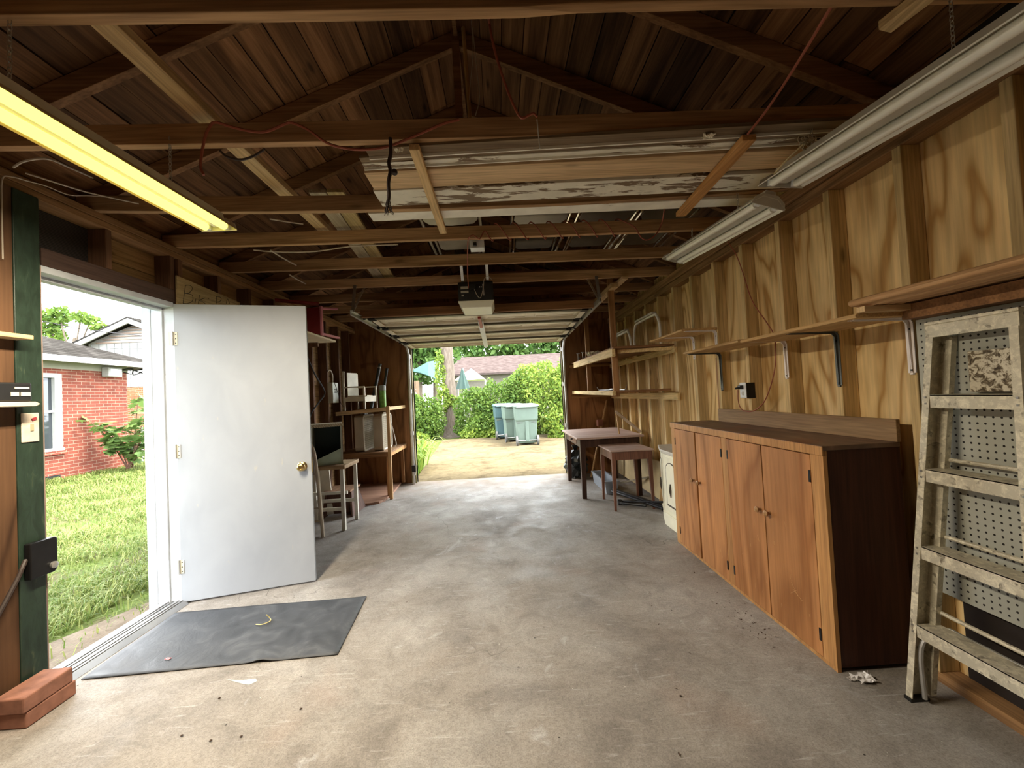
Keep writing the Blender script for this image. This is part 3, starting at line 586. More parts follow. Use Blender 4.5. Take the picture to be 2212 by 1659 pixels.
cable('cable', 'brown cord falling from the farther lamp behind the shelf to the outlet', [onY(1572, 522, 2.75), onX(1590, 550, 1.74), onX(1605, 590, 1.775), onX(1625, 650, 1.775), onX(1655, 695, 1.80), onX(1672, 725, 1.812), onX(1676, 770, 1.80), onX(1670, 815, 1.775), onX(1655, 860, 1.775), onX(1640, 880, 1.775), onX(1622, 889, 1.765), onX(1603, 885, 1.765), onX(1595, 868, 1.765), onX(1594, 842, 1.752)], .0035, M_cord)
M_film = flat('clear_plastic_scrap', (.8, .76, .65), .25, var=.1)
def crumple(name, label, c, r, mat, cat, flatn=.5, seed=3, group=None):
    rr = random.Random(seed); b = B(); vs = []; N = 7
    for i in range(N):
        for j in range(N): vs.append(Vector(c)+Vector(((i/(N-1)-.5)*2*r+rr.uniform(-.2, .2)*r, (j/(N-1)-.5)*1.3*r+rr.uniform(-.2, .2)*r, rr.uniform(0, flatn)*r)))
    b.add(vs, [(i*N+j, (i+1)*N+j, (i+1)*N+j+1, i*N+j+1) for i in range(N-1) for j in range(N-1)]); o = b.build(name, mat)
    md = o.modifiers.new('thick', 'SOLIDIFY'); md.thickness = .001; return tag(o, label, cat, group)
crumple('plastic_scrap', 'scrap of clear plastic under the second joist, by the rope', onY(862, 322, 1.76)-Vector((0, 0, .012)), .018, M_film, 'plastic scrap', .9, 3)
crumple('plastic_scrap', 'scrap of clear plastic under the second joist, by the red cord', onY(1530, 292, 1.76)-Vector((0, 0, .012)), .022, M_film, 'plastic scrap', .9, 5)
# ================================================================ RIGHT SIDE
# --- shelves on brackets
M_brw = flat('white_bracket_enamel', (.8, .76, .76), .4, var=.04); M_brd = flat('grey_bracket_enamel', (.09, .1, .1), .35, .3)
W_shelf = wood('shelf_pine', (.4, .235, .09), (.6, .4, .19), 'y', .65, .9, 1.08, .3)
def bracket(y, z, leg, arm, mat, parent):
    b = B(); x = XR-.001
    prof = [(x, z-leg), (x, z-.025), (x-.007, z-.007), (x-.025, z), (x-arm, z), (x-arm, z-.006), (x-.03, z-.012), (x-.014, z-.03), (x-.006, z-leg)]
    b.prism(prof, y-.002, y+.002, lambda a, c, h: (a, h, c))
    for s in (-1, 1):
        b.prism([(x, z-leg), (x, z-.025), (x-.008, z-.008), (x-.025, z), (x-arm, z), (x-arm, z-.003), (x-.026, z-.004), (x-.011, z-.011), (x-.004, z-.026), (x-.004, z-leg)], y+s*.012-.005, y+s*.012+.005, lambda a, c, h: (a, h, c))
    b.tube([(x-.002, y, z-leg), (x-.003, y, z-leg-.008)], .009, 8)
    o = b.build('bracket', mat, parent, smooth=True, label='white bracket' if mat is M_brw else 'dark grey bracket')
    for zz in (z-.05, z-leg+.012): B().cbox((x-.006, y, zz), (.004, .007, .007)).build('screw', M_blackmetal, o)
def wshelf(label, y0, y1, z, x0, brs, mat=None, tilt=0, g='board shelves on metal brackets along the right wall'):
    t = thing('wall_shelf', label, 'shelf', (x0, (y0+y1)/2, z), g)
    b = B().prism([(x0, 0), (x0-.006, .009), (x0, .018), (XR-.002, .018), (XR-.002, 0)], y0, y1, lambda a, c, h: (a, h, z+c)); b.build('board', mat or W_shelf, t, bevel=.002)
    for y, leg, m in brs: bracket(y, z, leg, XR-x0-.03, m, t)
    return t
wshelf('far half of the long bracket shelf, above the wall outlet', 2.50, 3.26, 1.555, 1.50, [(3.24, .30, M_brd), (2.488, .235, M_brw)])
wshelf('near half of the long bracket shelf, ending beside the pegboard', 1.655, 2.475, 1.547, 1.50, [(2.10, .285, M_brd), (1.716, .24, M_brw)])
wshelf('short higher bracket shelf beside the hanging shelf unit', 3.26, 3.98, 1.745, 1.50, [(3.672, .2, M_brw), (3.285, .2, M_brw)])
t = thing('wall_shelf', 'round-edged grooved shelf above the ladder and pegboard', 'shelf', (1.5, 1.2, 1.6))
W_shelfB = wood('grooved_shelf_wood', (.4, .22, .1), (.6, .38, .2), 'y', .55, .9, 1.08, .5)
b = B().prism([(1.505, 1.598), (1.497, 1.604), (1.494, 1.612), (1.497, 1.62), (1.505, 1.626), (XR-.002, 1.626), (XR-.002, 1.598)], .45, 1.685, lambda a, c, h: (a, h, c))
for x in (1.53, 1.56, 1.6, 1.64): b.prism([(x, 1.598), (x+.008, 1.590), (x+.016, 1.598)], .45, 1.685, lambda a, c, h: (a, h, c))
b.build('board', W_shelfB, t, smooth=True)
B().box(1.505, 1.785, 1.62, 1.66, 1.566, 1.59).build('support_block', W_pine_x, t, bevel=.002)
B().box(1.70, XR-.001, .45, 1.66, 1.53, 1.589).build('cleat', W_brown_x, t)
# --- big cabinet
t = thing('cabinet', 'large orange brown wooden base cabinet with four doors beside the ladder', 'cabinet', (1.6, 2.61, 0))
W_cab = plywood('cabinet_ply', (.34, .14, .045), (.52, .24, .09), 'z', 5, .5, .35)
W_cabtrim = wood('cabinet_trim', (.37, .175, .06), (.53, .285, .11), 'z', .5, .9, 1.05)
W_cabend = wood('cabinet_end', (.045, .014, .008), (.09, .03, .016), 'z', .55)
m = NT('worn_cabinet_top', .5, 0, .4); f = m.noise(m.coord((9, 2.5, 9)), 1, 6, .6); m.color(m.mix(m.ramp(f, [(.3, (.085, .05, .032)), (.55, (.17, .1, .065)), (.75, (.28, .18, .11))]), (.22, .07, .03), m.ramp(m.noise(m.coord((3, 3, 3)), 1, 3), [(.55, 0), (.7, .7)])))
cx0, cy0, cy1, ch = 1.43, 1.80, 3.43, 1.0
B().box(cx0+.02, XR-.002, cy0+.001, cy1-.001, .02, ch-.022).build('carcass', W_cabend, t)
B().box(cx0-.004, XR-.003, cy0-.004, cy1+.004, ch-.0215, ch).build('top', m.m, t, bevel=.003)
fb = B()
fb.box(cx0, cx0+.0195, cy0, cy1, ch-.046, ch-.022); fb.box(cx0, cx0+.0195, cy0, cy1, 0, .018)
for y0, y1 in ((1.80, 1.876), (2.587, 2.648), (3.365, 3.43)): fb.box(cx0, cx0+.0195, y0, y1, .018, ch-.046)
fb.build('face_frame', W_cabtrim, t, bevel=.001)
B().box(cx0-.006, cx0+.002, cy0-.004, cy1+.004, ch-.045, ch-.002).build('front_trim', W_cabtrim, t, bevel=.003)
W_knob = wood('knob_wood', (.25, .13, .05), (.45, .27, .13), 'x', .4)
DOORS = ((1.878, 2.234, 2.193, 1.885), (2.242, 2.585, 2.271, 2.58), (2.65, 3.0, 2.959, 2.656), (3.022, 3.363, 3.053, 3.357))
for y0, y1, ky, hy in DOORS:
    d = B().box(cx0-.001, cx0+.0185, y0, y1, .02, ch-.05).build('door', W_cab, t, bevel=.002)
    B().lathe([(.009, 0), (.007, .006), (.007, .014), (.015, .02), (.017, .027), (.012, .033), (.003, .036)], T(cx0-.001, ky, .59) @ Matrix.Rotation(-math.pi/2, 4, 'Y'), 14).build('knob', W_knob, d, smooth=True)
    for z in (.12, .85): B().box(cx0-.004, cx0+.001, hy-.006, hy+.006, z-.028, z+.028).build('hinge', M_blackmetal, d)
B().box(XR-.022, XR-.0025, cy0-.01, 3.29, ch+.0005, ch+.102)  .build('backsplash', wood('backboard_wood', (.26, .15, .07), (.46, .3, .15), 'y', .6), t, bevel=.002, label='upright back board along the wall')
sc = B(); rr = random.Random(5)
for i in range(26):
    y = rr.choice((rr.uniform(1.9, 2.22), rr.uniform(2.26, 2.57), rr.uniform(2.66, 2.98))); z = rr.uniform(.08, .35) if i % 2 else rr.uniform(.3, .9); a = rr.uniform(-.6, .6)+math.pi/2; L = rr.uniform(.01, .04)
    sc.bar((cx0-.0012, y, z), (cx0-.0012, y+L*math.cos(a)*.6, z+L*math.sin(a)), .0006, .0012, (1, 0, 0))
for y, z, dy, dz in ((2.02, .26, .05, -.04), (2.06, .28, -.04, -.05), (1.99, .22, .06, .03)): sc.bar((cx0-.0012, y, z), (cx0-.0012, y+dy, z+dz), .0006, .002, (1, 0, 0))
sc.build('scratch', flat('scratched_wood', (.6, .36, .16), .7), t)
# --- stepladder
t = thing('step_ladder', 'paint-spattered aluminium stepladder leaning folded against the pegboard', 'ladder', (1.62, 1.42, 0))
m = NT('spattered_aluminium', .5, .35); f = m.noise(m.coord((34, 34, 34)), 1, 8, .6, .75)
k = m.ramp(f, [(.46, 0), (.62, 1)]); m.color(m.mix((.56, .52, .41), m.mix((.78, .73, .58), (.12, .1, .07), m.ramp(m.noise(m.coord((30, 30, 30)), 1, 4), [(.56, 0), (.62, .9)])), k)); m.set(m.b, 'Metallic', m.ramp(k, [(0, .45), (1, 0)])); M_lad = m.m
zt = 1.49
def lx(z): return 1.575+(1.70-1.575)*z/zt
def ly(z, s): return (1.64-.075*z/zt) if s > 0 else (1.205+.075*z/zt)
for s in (1, -1):
    rings = []
    for z in (0.0, zt):
        x, y = lx(z), ly(z, s); i = -s
        rings.append([(x, y, z), (x, y-s*.026, z), (x+.003, y-s*.026, z), (x+.003, y-s*.003, z), (x+.062, y-s*.003, z), (x+.062, y-s*.02, z), (x+.065, y-s*.02, z), (x+.065, y, z)])
    B().loft(rings).build('front_rail', M_lad, t)
    rings = [[(lx(z)+.06+dx, ly(z, s)-s*(.02+dy), z) for dx, dy in ((0, 0), (.022, 0), (.022, .022), (0, .022))] for z in (.03, zt-.05)]
    B().loft(rings).build('rear_rail', M_lad, t)
for z in (.29, .60, .905, 1.195):
    x = lx(z); y0, y1 = ly(z, -1)+.027, ly(z, 1)-.027; b = B()
    b.box(x+.002, x+.008, y0, y1, z-.028, z+.022); b.box(x+.002, x+.085, y0+.001, y1-.001, z+.018, z+.0225); b.box(x+.08, x+.085, y0+.001, y1-.001, z-.008, z+.018)
    o = b.build('step', M_lad, t)
    rv = B()
    for s in (1, -1):
        for dz in (-.012, .012): rv.cbox((x-.001, ly(z, s)-s*.013, z+dz), (.004, .007, .007))
    rv.build('rivet', M_alu, o)
for z in (.36, .66, .96): B().tube([(lx(z)+.082, ly(z, -1)+.03, z), (lx(z)+.082, ly(z, 1)-.03, z)], .008, 8).build('rear_brace', M_lad, t, smooth=True)
x = lx(zt); B().box(x-.004, x+.075, ly(zt, -1)-.006, ly(zt, 1)+.006, zt, zt+.012).box(x-.004, x+.001, ly(zt, -1)-.006, ly(zt, 1)+.006, zt-.05, zt).build('top_cap', M_lad, t, bevel=.003)
m = NT('heavily_spattered_tray', .7); f = m.noise(m.coord((40, 40, 40)), 1, 7, .8, .7); m.color(m.ramp(f, [(.38, (.05, .035, .02)), (.47, (.2, .16, .1)), (.52, (.62, .58, .47)), (.7, (.72, .68, .56))]))
x = lx(1.3)+.066; B().box(x, x+.006, 1.265, 1.475, 1.225, 1.375).build('paint_tray', m.m, t, bevel=.002, label='folded paint tray covered in splatters')
b = B().tube(spline([(1.615, 1.6, .02), (1.612, 1.6, .2), (1.635, 1.585, .27), (1.69, 1.57, .30), (1.70, 1.5, .30), (1.70, 1.28, .30), (1.69, 1.22, .28), (1.64, 1.215, .05)], 5), .0085, 8); b.build('brace_tube', M_galv, t, smooth=True)
for s in (1, -1): B().box(1.568, 1.645, min(ly(0, s), ly(0, s)-s*.03), max(ly(0, s), ly(0, s)-s*.03), 0, .012).build('foot', M_black, t)
# --- pegboard
m = NT('pegboard', .65, 0, .3); c = m.coord((1, 1, 1), False); sp = m.n('SeparateXYZ', Vector=c)
def cell(o): a = m.n('Math', operation='MULTIPLY', i0=o, i1=1/.0254).outputs[0]; return m.n('Math', operation='SUBTRACT', i0=m.n('Math', operation='FRACT', i0=a).outputs[0], i1=.5).outputs[0]
a, b_ = cell(sp.outputs['Y']), cell(sp.outputs['Z'])
d2 = m.n('Math', operation='ADD', i0=m.n('Math', operation='MULTIPLY', i0=a, i1=a).outputs[0], i1=m.n('Math', operation='MULTIPLY', i0=b_, i1=b_).outputs[0]).outputs[0]
m.color(m.mix((.015, .013, .012), m.ramp(m.noise(m.coord((3, 3, 3)), 1, 5), [(.3, (.33, .34, .3)), (.7, (.46, .47, .42))]), m.ramp(d2, [(.022, 0), (.03, 1)])))
tag(B().box(XR-.008, XR-.002, .35, 1.683, .397, 1.529).build('pegboard', m.m), 'grey green pegboard panel on the studs behind the ladder', 'pegboard')
# --- outlet
t = thing('wall_outlet', 'white wall outlet with a black plug below the long shelf', 'outlet', (XR, 2.92, 1.25))
B().box(XR-.03, XR+.03, 2.868, 2.94, 1.19, 1.30).build('box', M_blackmetal, t)
B().box(XR-.036, XR-.0302, 2.87, 2.945, 1.193, 1.303).build('cover_plate', M_white, t, bevel=.002)
B().box(XR-.062, XR-.0362, 2.895, 2.93, 1.256, 1.284).tube([(XR-.058, 2.905, 1.268), (XR-.085, 2.92, 1.262)], .008, 8).build('plug', M_black, t, bevel=.003)
B().tube([(XR-.038, 2.907, 1.225), (XR-.0365, 2.907, 1.225)], .015, 14).build('socket', flat('grey_socket', (.4, .38, .35), .5), t)
# --- cream end cabinet
t = thing('end_cabinet', 'cream six-sided end table cabinet between the small table and big cabinet', 'cabinet', (1.64, 3.82, 0))
M_dk = flat('dark_panel_groove', (.05, .035, .02), .6)
FP = [(1.775, 3.46), (1.505, 3.46), (1.505, 3.88), (1.60, 4.16), (1.775, 4.16)]
def inset(d): 
    cxm, cym = 1.66, 3.8; return [(cxm+(x-cxm)*(1-d), cym+(y-cym)*(1-d)) for x, y in FP]
b = B().prism(inset(.07), .13, .675, lambda a, c, h: (a, c, h)); b.build('body', M_cream, t)
b = B().prism(inset(.02), 0, .10); b.prism(inset(-.01), .1, .118); b.prism(inset(.03), .118, .131); b.build('plinth', M_cream, t, bevel=.004)
b = B().prism(inset(.03), .672, .69); b.prism(inset(-.06), .69, .712); b.build('top', flat('dusty_cream_top', (.5, .46, .38), .5), t, bevel=.005)
I = inset(.07)
def panel(pa, pb, u0, u1):
    A, Bv = Vector((*pa, 0)), Vector((*pb, 0)); d = Bv-A; nrm = Vector((d.y, -d.x, 0)).normalized()
    if nrm.x > 0: nrm = -nrm
    f = lambda u, z, h: A+d*u+nrm*h+Vector((0, 0, z))
    arch = lambda e: [(u0+e, .2+e*.4), (u1-e, .2+e*.4), (u1-e, .54)]+[((u0+u1)/2+((u1-u0)/2-e)*math.cos(q), .54+(.07-e*.2)*math.sin(q)) for q in (.5, 1.0, 1.57, 2.1, 2.6)]+[(u0+e, .54)]
    dn_ = B().prism([(u0-.08, .155), (u1+.08, .155), (u1+.08, .655), (u0-.08, .655)], 0, .006, f).build('door', M_cream, t, bevel=.003)
    B().prism(arch(0), .006, .0075, f).build('groove', M_dk, dn_); B().prism(arch(.05), .0075, .014, f).build('panel', M_cream, dn_, bevel=.003)
    B().tube([f((u0+u1)/2, .42, .02), f((u0+u1)/2, .36, .022), f((u0+u1)/2, .3, .02)], [.004, .012, .004], 8).build('pull', M_dk, dn_)
panel(I[1], I[2], .2, .8); panel(I[2], I[3], .22, .78)
# --- two tables
def table(name, label, x0, x1, y0, y1, zt, thk, mt, ml, leg, taper, inset_, ap, group=None):
    t = thing(name, label, 'table', ((x0+x1)/2, (y0+y1)/2, 0), group)
    B().box(x0, x1, y0, y1, zt-thk, zt).build('tabletop', mt, t, bevel=.006)
    i = inset_; b = B()
    for (a0, a1, c0, c1) in ((x0+i, x1-i, y0+i, y0+i+.02), (x0+i, x1-i, y1-i-.02, y1-i), (x0+i, x0+i+.02, y0+i, y1-i), (x1-i-.02, x1-i, y0+i, y1-i)): b.box(a0, a1, c0, c1, zt-thk-ap, zt-thk)
    b.build('apron', ml, t, bevel=.002)
    for sx, xx in ((0, x0+i-.004), (1, x1-i+.004)):
        for sy, yy in ((0, y0+i-.004), (1, y1-i+.004)):
            rings = []
            for z, w_ in ((0, leg*taper), (zt-thk-ap, leg), (zt-thk, leg)):
                a0, a1 = (xx, xx+w_) if sx == 0 else (xx-w_, xx); c0, c1 = (yy, yy+w_) if sy == 0 else (yy-w_, yy); rings.append([(a0, c0, z), (a1, c0, z), (a1, c1, z), (a0, c1, z)])
            B().loft(rings).build('leg', ml, t, bevel=.002)
    return t
t = table('work_table', 'dark wooden table with a drawer, nearest the garage door opening', .895, 1.715, 4.90, 6.08, .74, .025, W_tabletop, W_darktable, .065, .75, .05, .1)
d = B().box(.94, .9445, 5.2, 5.7, .635, .71).build('drawer', W_redtable, t, bevel=.002)
B().lathe([(.008, 0), (.008, .012), (.016, .018), (.014, .028), (.004, .032)], T(.94, 5.45, .672) @ Matrix.Rotation(-math.pi/2, 4, 'Y'), 12).build('knob', M_black, d, smooth=True)
table('side_table', 'small reddish brown tapered-leg table in front of the bigger table', 1.15, 1.62, 4.36, 4.92, .647, .018, W_tabletop, W_redtable, .045, .5, .02, .09)
# --- clutter under and behind the tables
t = thing('planter_box', 'long grey plastic planter box on the floor under the tables', 'planter', (1.33, 5.4, 0)); M_grey = flat('grey_plastic', (.2, .22, .25), .5)
def rb(x0, x1, y0, y1, z, g=0): return [(x0-g, y0-g, z), (x1+g, y0-g, z), (x1+g, y1+g, z), (x0-g, y1+g, z)]
B().loft([rb(1.27, 1.40, 5.1, 5.78, .001), rb(1.25, 1.42, 5.08, 5.8, .15), rb(1.24, 1.43, 5.07, 5.81, .15), rb(1.24, 1.43, 5.07, 5.81, .163), rb(1.262, 1.408, 5.092, 5.788, .163), rb(1.28, 1.39, 5.11, 5.77, .012)]).build('tub', M_grey, t)
t = thing('folded_stand', 'folded black metal stand lying on the floor beneath the small table', 'stand', (1.45, 4.5, 0))
for p, q, r in (((1.30, 4.98, .07), (1.62, 4.2, .05), .014), ((1.36, 5.02, .05), (1.705, 4.26, .03), .012), ((1.30, 4.62, .035), (1.66, 4.3, .09), .012), ((1.28, 4.58, .03), (1.52, 4.42, .03), .015)): B().tube([p, q], r, 8).build('tube', M_blackmetal, t, smooth=True)
B().bar((1.33, 5.0, .085), (1.64, 4.22, .065), .05, .02).build('rail', M_blackmetal, t, bevel=.003)
for p in ((1.285, 4.6, .035), (1.655, 4.25, .033)): B().tube([(p[0]-.02, p[1], p[2]), (p[0]+.02, p[1], p[2])], .032, 14).build('wheel', M_black, t, smooth=True)
t = thing('trash_bag', 'crumpled black plastic bag on the floor under the dark table', 'bag', (1.1, 6.2, 0))
b = B(); rr = random.Random(4); rings = []
for i in range(9):
    z = .005+.40*i/8; R = .17*(math.sin(math.pi*(.12+.8*i/8))**.6); rings.append([(1.10+R*(1+rr.uniform(-.25, .25))*math.cos(2*math.pi*k/16), 6.22+R*(1+rr.uniform(-.25, .25))*math.sin(2*math.pi*k/16), z+(rr.uniform(-.02, .02) if i else 0)) for k in range(16)])
b.loft(rings); b.build('sack', flat('shiny_black_film', (.018, .022, .022), .28, 0, .45), t)
rings = [[(1.10+r*math.cos(2*math.pi*k/8)*(1+.3*(k % 2)), 6.22+r*math.sin(2*math.pi*k/8)*(1+.3*(k % 2)), z) for k in range(8)] for r, z in ((.05, .39), (.025, .43), (.06, .49))]; B().loft(rings).build('neck', flat('black_film', (.02, .02, .02), .2), t)
tag(B().prism([(4.3, .03), (6.25, .03), (6.25, .40), (4.3, .47)], 0, .008, lambda y, z, h: (XR-.004-h-.06*(.47-z), y, z)).build('cardboard_sheet', flat('tan_cardboard', (.5, .38, .2), .8)), 'flattened tan cardboard leaning on the studs behind the tables', 'cardboard')
tag(B().bar((1.70, 4.42, .02), (1.765, 4.42, .6), .07, .02, (0, 1, 0)).build('wood_board', W_pine_z, bevel=.002), 'short pale board leaning upright on the studs beside the cream cabinet', 'board')
t = thing('wood_board', 'pale plank propped at a slant on the dark table', 'board', (1.7, 5.0, .745))
B().bar((1.425, 5.06, 1.03), (1.70, 4.98, .765), .075, .035).build('plank', wood('plank_pinkish', (.5, .37, .26), (.72, .58, .44), 'x', .7), t, bevel=.003)
B().bar((1.445, 5.085, 1.0), (1.47, 5.1, .741), .015, .02).build('prop_stick', W_pine_z, t)
tag(B().bar((1.60, 5.6, .02), (1.745, 4.94, .22), .03, .02).build('wood_strip', W_grey_y), 'grey stick lying by the wall behind the tables', 'board')
t = thing('garden_fork', 'rusty headed tool with a pale handle leaning in the far right corner', 'tool', (1.55, 6.3, 0))
B().tube([(1.30, 6.12, .01), (1.68, 6.42, 1.14)], .013, 8).build('handle', W_pine_z, t, smooth=True)
B().cbox((1.515, 6.265, .80), (.10, .05, .10), rotz(.4)).build('head', flat('rust', (.2, .07, .04), .8), t, bevel=.006)
# --- hanging shelf unit in the far right corner
t = thing('hanging_shelf', 'two-tier wooden shelf unit hanging from the joists, far right corner', 'shelf', (1.5, 5.2, 1.2))
W_new = wood('new_lumber_lengthwise', (.55, .38, .16), (.76, .58, .31), 'y', .7, .92, 1.06, .4)
for (x, y, z0, z1) in ((1.178, 4.19, 1.225, 2.45), (1.22, 5.62, 1.245, 2.42)): B().box(x, x+.06, y, y+.04, z0, z1).build('post', W_brown_z, t, bevel=.003, label='upright hanger')
def yb(p, q, w_, h, nm, mat): return B().bar(p, q, w_, h).build(nm, mat, t, bevel=.003)
yb((1.165, 4.14, 1.262), (1.165, 6.46, 1.285), .035, .045, 'front_rail', W_new)
B().box(XR-.028, XR-.001, 4.02, 6.44, 1.165, 1.237).build('ledger', W_new, t, bevel=.003)
B().bar((1.47, 4.16, 1.273), (1.47, 6.45, 1.273), .59, .02).build('shelf_board', W_brown_x, t, bevel=.002)
yb((1.172, 4.10, 1.677), (1.172, 6.25, 1.70), .035, .08, 'front_rail', W_new)
B().box(XR-.028, XR-.001, 4.03, 6.44, 1.64, 1.70).build('ledger', W_new, t, bevel=.003)
B().bar((1.47, 4.06, 1.722), (1.47, 6.42, 1.742), .62, .018).build('shelf_board', W_brown_x, t, bevel=.002)
B().bar((1.20, 4.22, 1.69), (1.765, 4.10, 1.69), .035, .035).build('cross_rail', W_new, t, bevel=.002)
for z in (1.70, 1.215): B().box(1.13, 1.845, YB-.025, YB-.001, z-.02, z+.02).build('wall_cleat', wood('cleat_wood', (.3, .15, .05), (.45, .25, .1), 'x'), t, bevel=.002)
B().bar((1.085, 5.9, 2.235), (1.22, 4.1, 2.36), .07, .05).build('brace_board', W_pine_y, t, bevel=.003, label='pale broken board nailed along the track')
B().bar((1.14, 5.6, 2.30), (1.30, 4.0, 2.405), .06, .03).build('brace_board', W_tan, t, bevel=.003)
for y0, y1, x, h, lab in ((4.0, 4.78, 1.62, .31, 'near white metal arm frame standing on the upper hanging shelf'), (4.85, 5.5, 1.60, .27, 'far white metal arm frame standing on the upper hanging shelf')):
    tt = thing('arm_frame', lab, 'arm frame', (x, (y0+y1)/2, 1.735), 'white arm frames on the hanging shelf'); z0 = 1.735; z1 = z0+h
    B().tube(spline([(x, y0, z0), (x, y0+.005, z1-.12), (x, y0+.07, z1-.02), (x, y0+.16, z1), (x, y1-.16, z1), (x, y1-.07, z1-.02), (x, y1-.005, z1-.12), (x, y1, z0)], 5), .014, 10).build('tube', flat('white_tube', (.7, .65, .58), .4), tt, smooth=True)
    B().box(x-.03, x+.03, y0+.13, y1-.12, z1+.008, z1+.035).build('arm_pad', flat('grey_arm_pad', (.42, .38, .33), .6), tt, bevel=.01)
tt = thing('hook_bar', 'thin metal bar with upturned ends on the lower hanging shelf', 'bar', (1.3, 5.2, 1.29)); B().tube(spline([(1.36, 4.35, 1.34), (1.37, 4.42, 1.30), (1.38, 4.6, 1.293), (1.35, 5.4, 1.302), (1.34, 5.5, 1.305), (1.335, 5.56, 1.345)], 5), .006, 6).build('rod', M_galv, tt, smooth=True)
B().cbox((1.365, 4.95, 1.305), (.02, .12, .016)).build('grip', M_galv, tt, bevel=.004)
for x, y, lab in ((1.22, 6.2, 'small metal clamp standing at the far end of the upper hanging shelf'), (1.26, 6.05, 'second small metal clamp on the upper hanging shelf, toward the post')):
    tt = thing('clamp', lab, 'clamp', (x, y, 1.745), 'clamps on the hanging shelf'); B().tube([(x, y, 1.742), (x, y, 1.88)], .006, 6).tube([(x-.02, y, 1.875), (x+.03, y, 1.875)], .006, 6).build('frame', M_galv, tt); B().tube([(x, y, 1.80), (x+.035, y, 1.81)], .009, 8).build('screw', M_alu, tt)
crumple('plastic_scrap', 'bundle of clear plastic on the upper hanging shelf', (1.3, 5.45, 1.75), .09, M_film, 'plastic scrap', .9, 11)
tag(B().box(1.30, 1.74, 4.30, 4.66, 1.742, 1.758).build('wood_board', W_brown_x, bevel=.002), 'dark board lying flat on the near end of the upper hanging shelf', 'board')
# ================================================================ LEFT SIDE
# --- open door
t = thing('door_1', 'white flush side door standing open into the garage', 'door', (-2.215, 2.873, 0), kind='structure')
hx, hy = Vector((-2.212, 2.868, 0)), Vector((-1.413, 3.086, 0)); dd = (hy-hx).normalized(); dnn = Vector((-dd.y, dd.x, 0))
fd = lambda u, z, h: hx+dd*u+dnn*h+Vector((0, 0, z))
m = NT('door_white', .55, 0, .4); f = m.noise(m.coord((5, 5, 3)), 1, 6, .5); c = m.ramp(f, [(.3, (.29, .31, .345)), (.7, (.33, .35, .385))])
c = m.mix(c, (.45, .4, .32), m.ramp(m.noise(m.coord((28, 28, 9)), 1, 5), [(.7, 0), (.78, .5)])); m.color(c)
B().prism([(0, .012), (.826, .012), (.826, 2.04), (0, 2.04)], 0, .036, fd).build('slab', m.m, t, bevel=.002)
kx = .826-.062
for s in (1, -1):
    base = fd(kx, .853, 0 if s > 0 else .036); ax = -dnn*s
    Mx = Matrix.Translation(base) @ ax.to_track_quat('Z', 'X').to_matrix().to_4x4()
    B().lathe([(.034, 0), (.034, .004), (.028, .009), (.013, .012), (.012, .03), (.024, .036), (.029, .046), (.028, .056), (.021, .063), (.012, .064), (.010, .060), (.002, .060)], Mx, 24).build('door_knob', M_brass, t, smooth=True)
B().prism([(.8262, .80), (.8285, .80), (.8285, .91), (.8262, .91)], .006, .03, fd).build('latch_plate', M_brass, t)
for z in (.25, 1.03, 1.80): 
    o = B().prism([(-.03, z-.045), (.02, z-.045), (.02, z+.045), (-.03, z+.045)], -.003, -.0003, fd).build('hinge', flat('painted_hinge', (.6, .58, .47), .5), t)
    B().tube([fd(-.006, z-.048, -.006), fd(-.006, z+.048, -.006)], .006, 8).build('hinge_pin', M_galv, o)
    b = B()
    for dz in (-.03, 0, .03): b.cbox(fd(.01, z+dz, -.0035), (.006, .002, .006))
    b.build('screw', M_blackmetal, o)
# --- mat
m = NT('grey_rubber_mat', .6, 0, .45); f = m.noise(m.coord((7, 7, 7)), 1, 8, .8, .65); m.color(m.ramp(f, [(.3, (.034, .038, .045)), (.52, (.056, .061, .071)), (.75, (.11, .116, .126))])); m.bump(f, .4, .01); m.set(m.b, 'Roughness', m.ramp(f, [(.3, .45), (.7, .75)]))
cs = [Vector((-2.132, 2.122)), Vector((-.905, 2.181)), Vector((-.955, 2.80)), Vector((-2.158, 2.748))]; N = 40; vs = []
for j in range(25):
    for i in range(N+1):
        u, v_ = i/N, j/24; p = cs[0]*(1-u)*(1-v_)+cs[1]*u*(1-v_)+cs[2]*u*v_+cs[3]*(1-u)*v_
        z = .004+.0025*math.sin(u*9+v_*4)*math.sin(v_*7)+.012*math.exp(-((u-.69)/.035)**2-(v_/.06)**2)+.008*math.exp(-((u-.86)/.05)**2-((v_-.22)/.12)**2)+.01*math.exp(-((u-.58)/.05)**2-((v_-.62)/.07)**2)
        vs.append((p.x, p.y, max(.003, z)))
b = B().add(vs, [(j*(N+1)+i, j*(N+1)+i+1, (j+1)*(N+1)+i+1, (j+1)*(N+1)+i) for j in range(24) for i in range(N)])
o = b.build('rubber_mat', m.m, smooth=True); md = o.modifiers.new('thick', 'SOLIDIFY'); md.thickness = .003; md.offset = 1; tag(o, 'dark grey rubber mat on the floor inside the side door', 'mat')
crumple('petal', 'pink petal lying on the grey rubber mat', (-1.805, 2.238, .0085), .013, flat('pink_petal', (.75, .25, .28), .5), 'petal', .3, 2)
t = thing('straw_bit', 'curled bit of yellow straw on the grey rubber mat', 'straw', (-1.47, 2.52, .016)); B().tube(spline([(-1.51, 2.51, .018), (-1.47, 2.50, .02), (-1.44, 2.53, .02), (-1.455, 2.56, .022), (-1.47, 2.55, .05)]), .003, 5).build('stalk', flat('straw', (.65, .56, .25), .8), t)
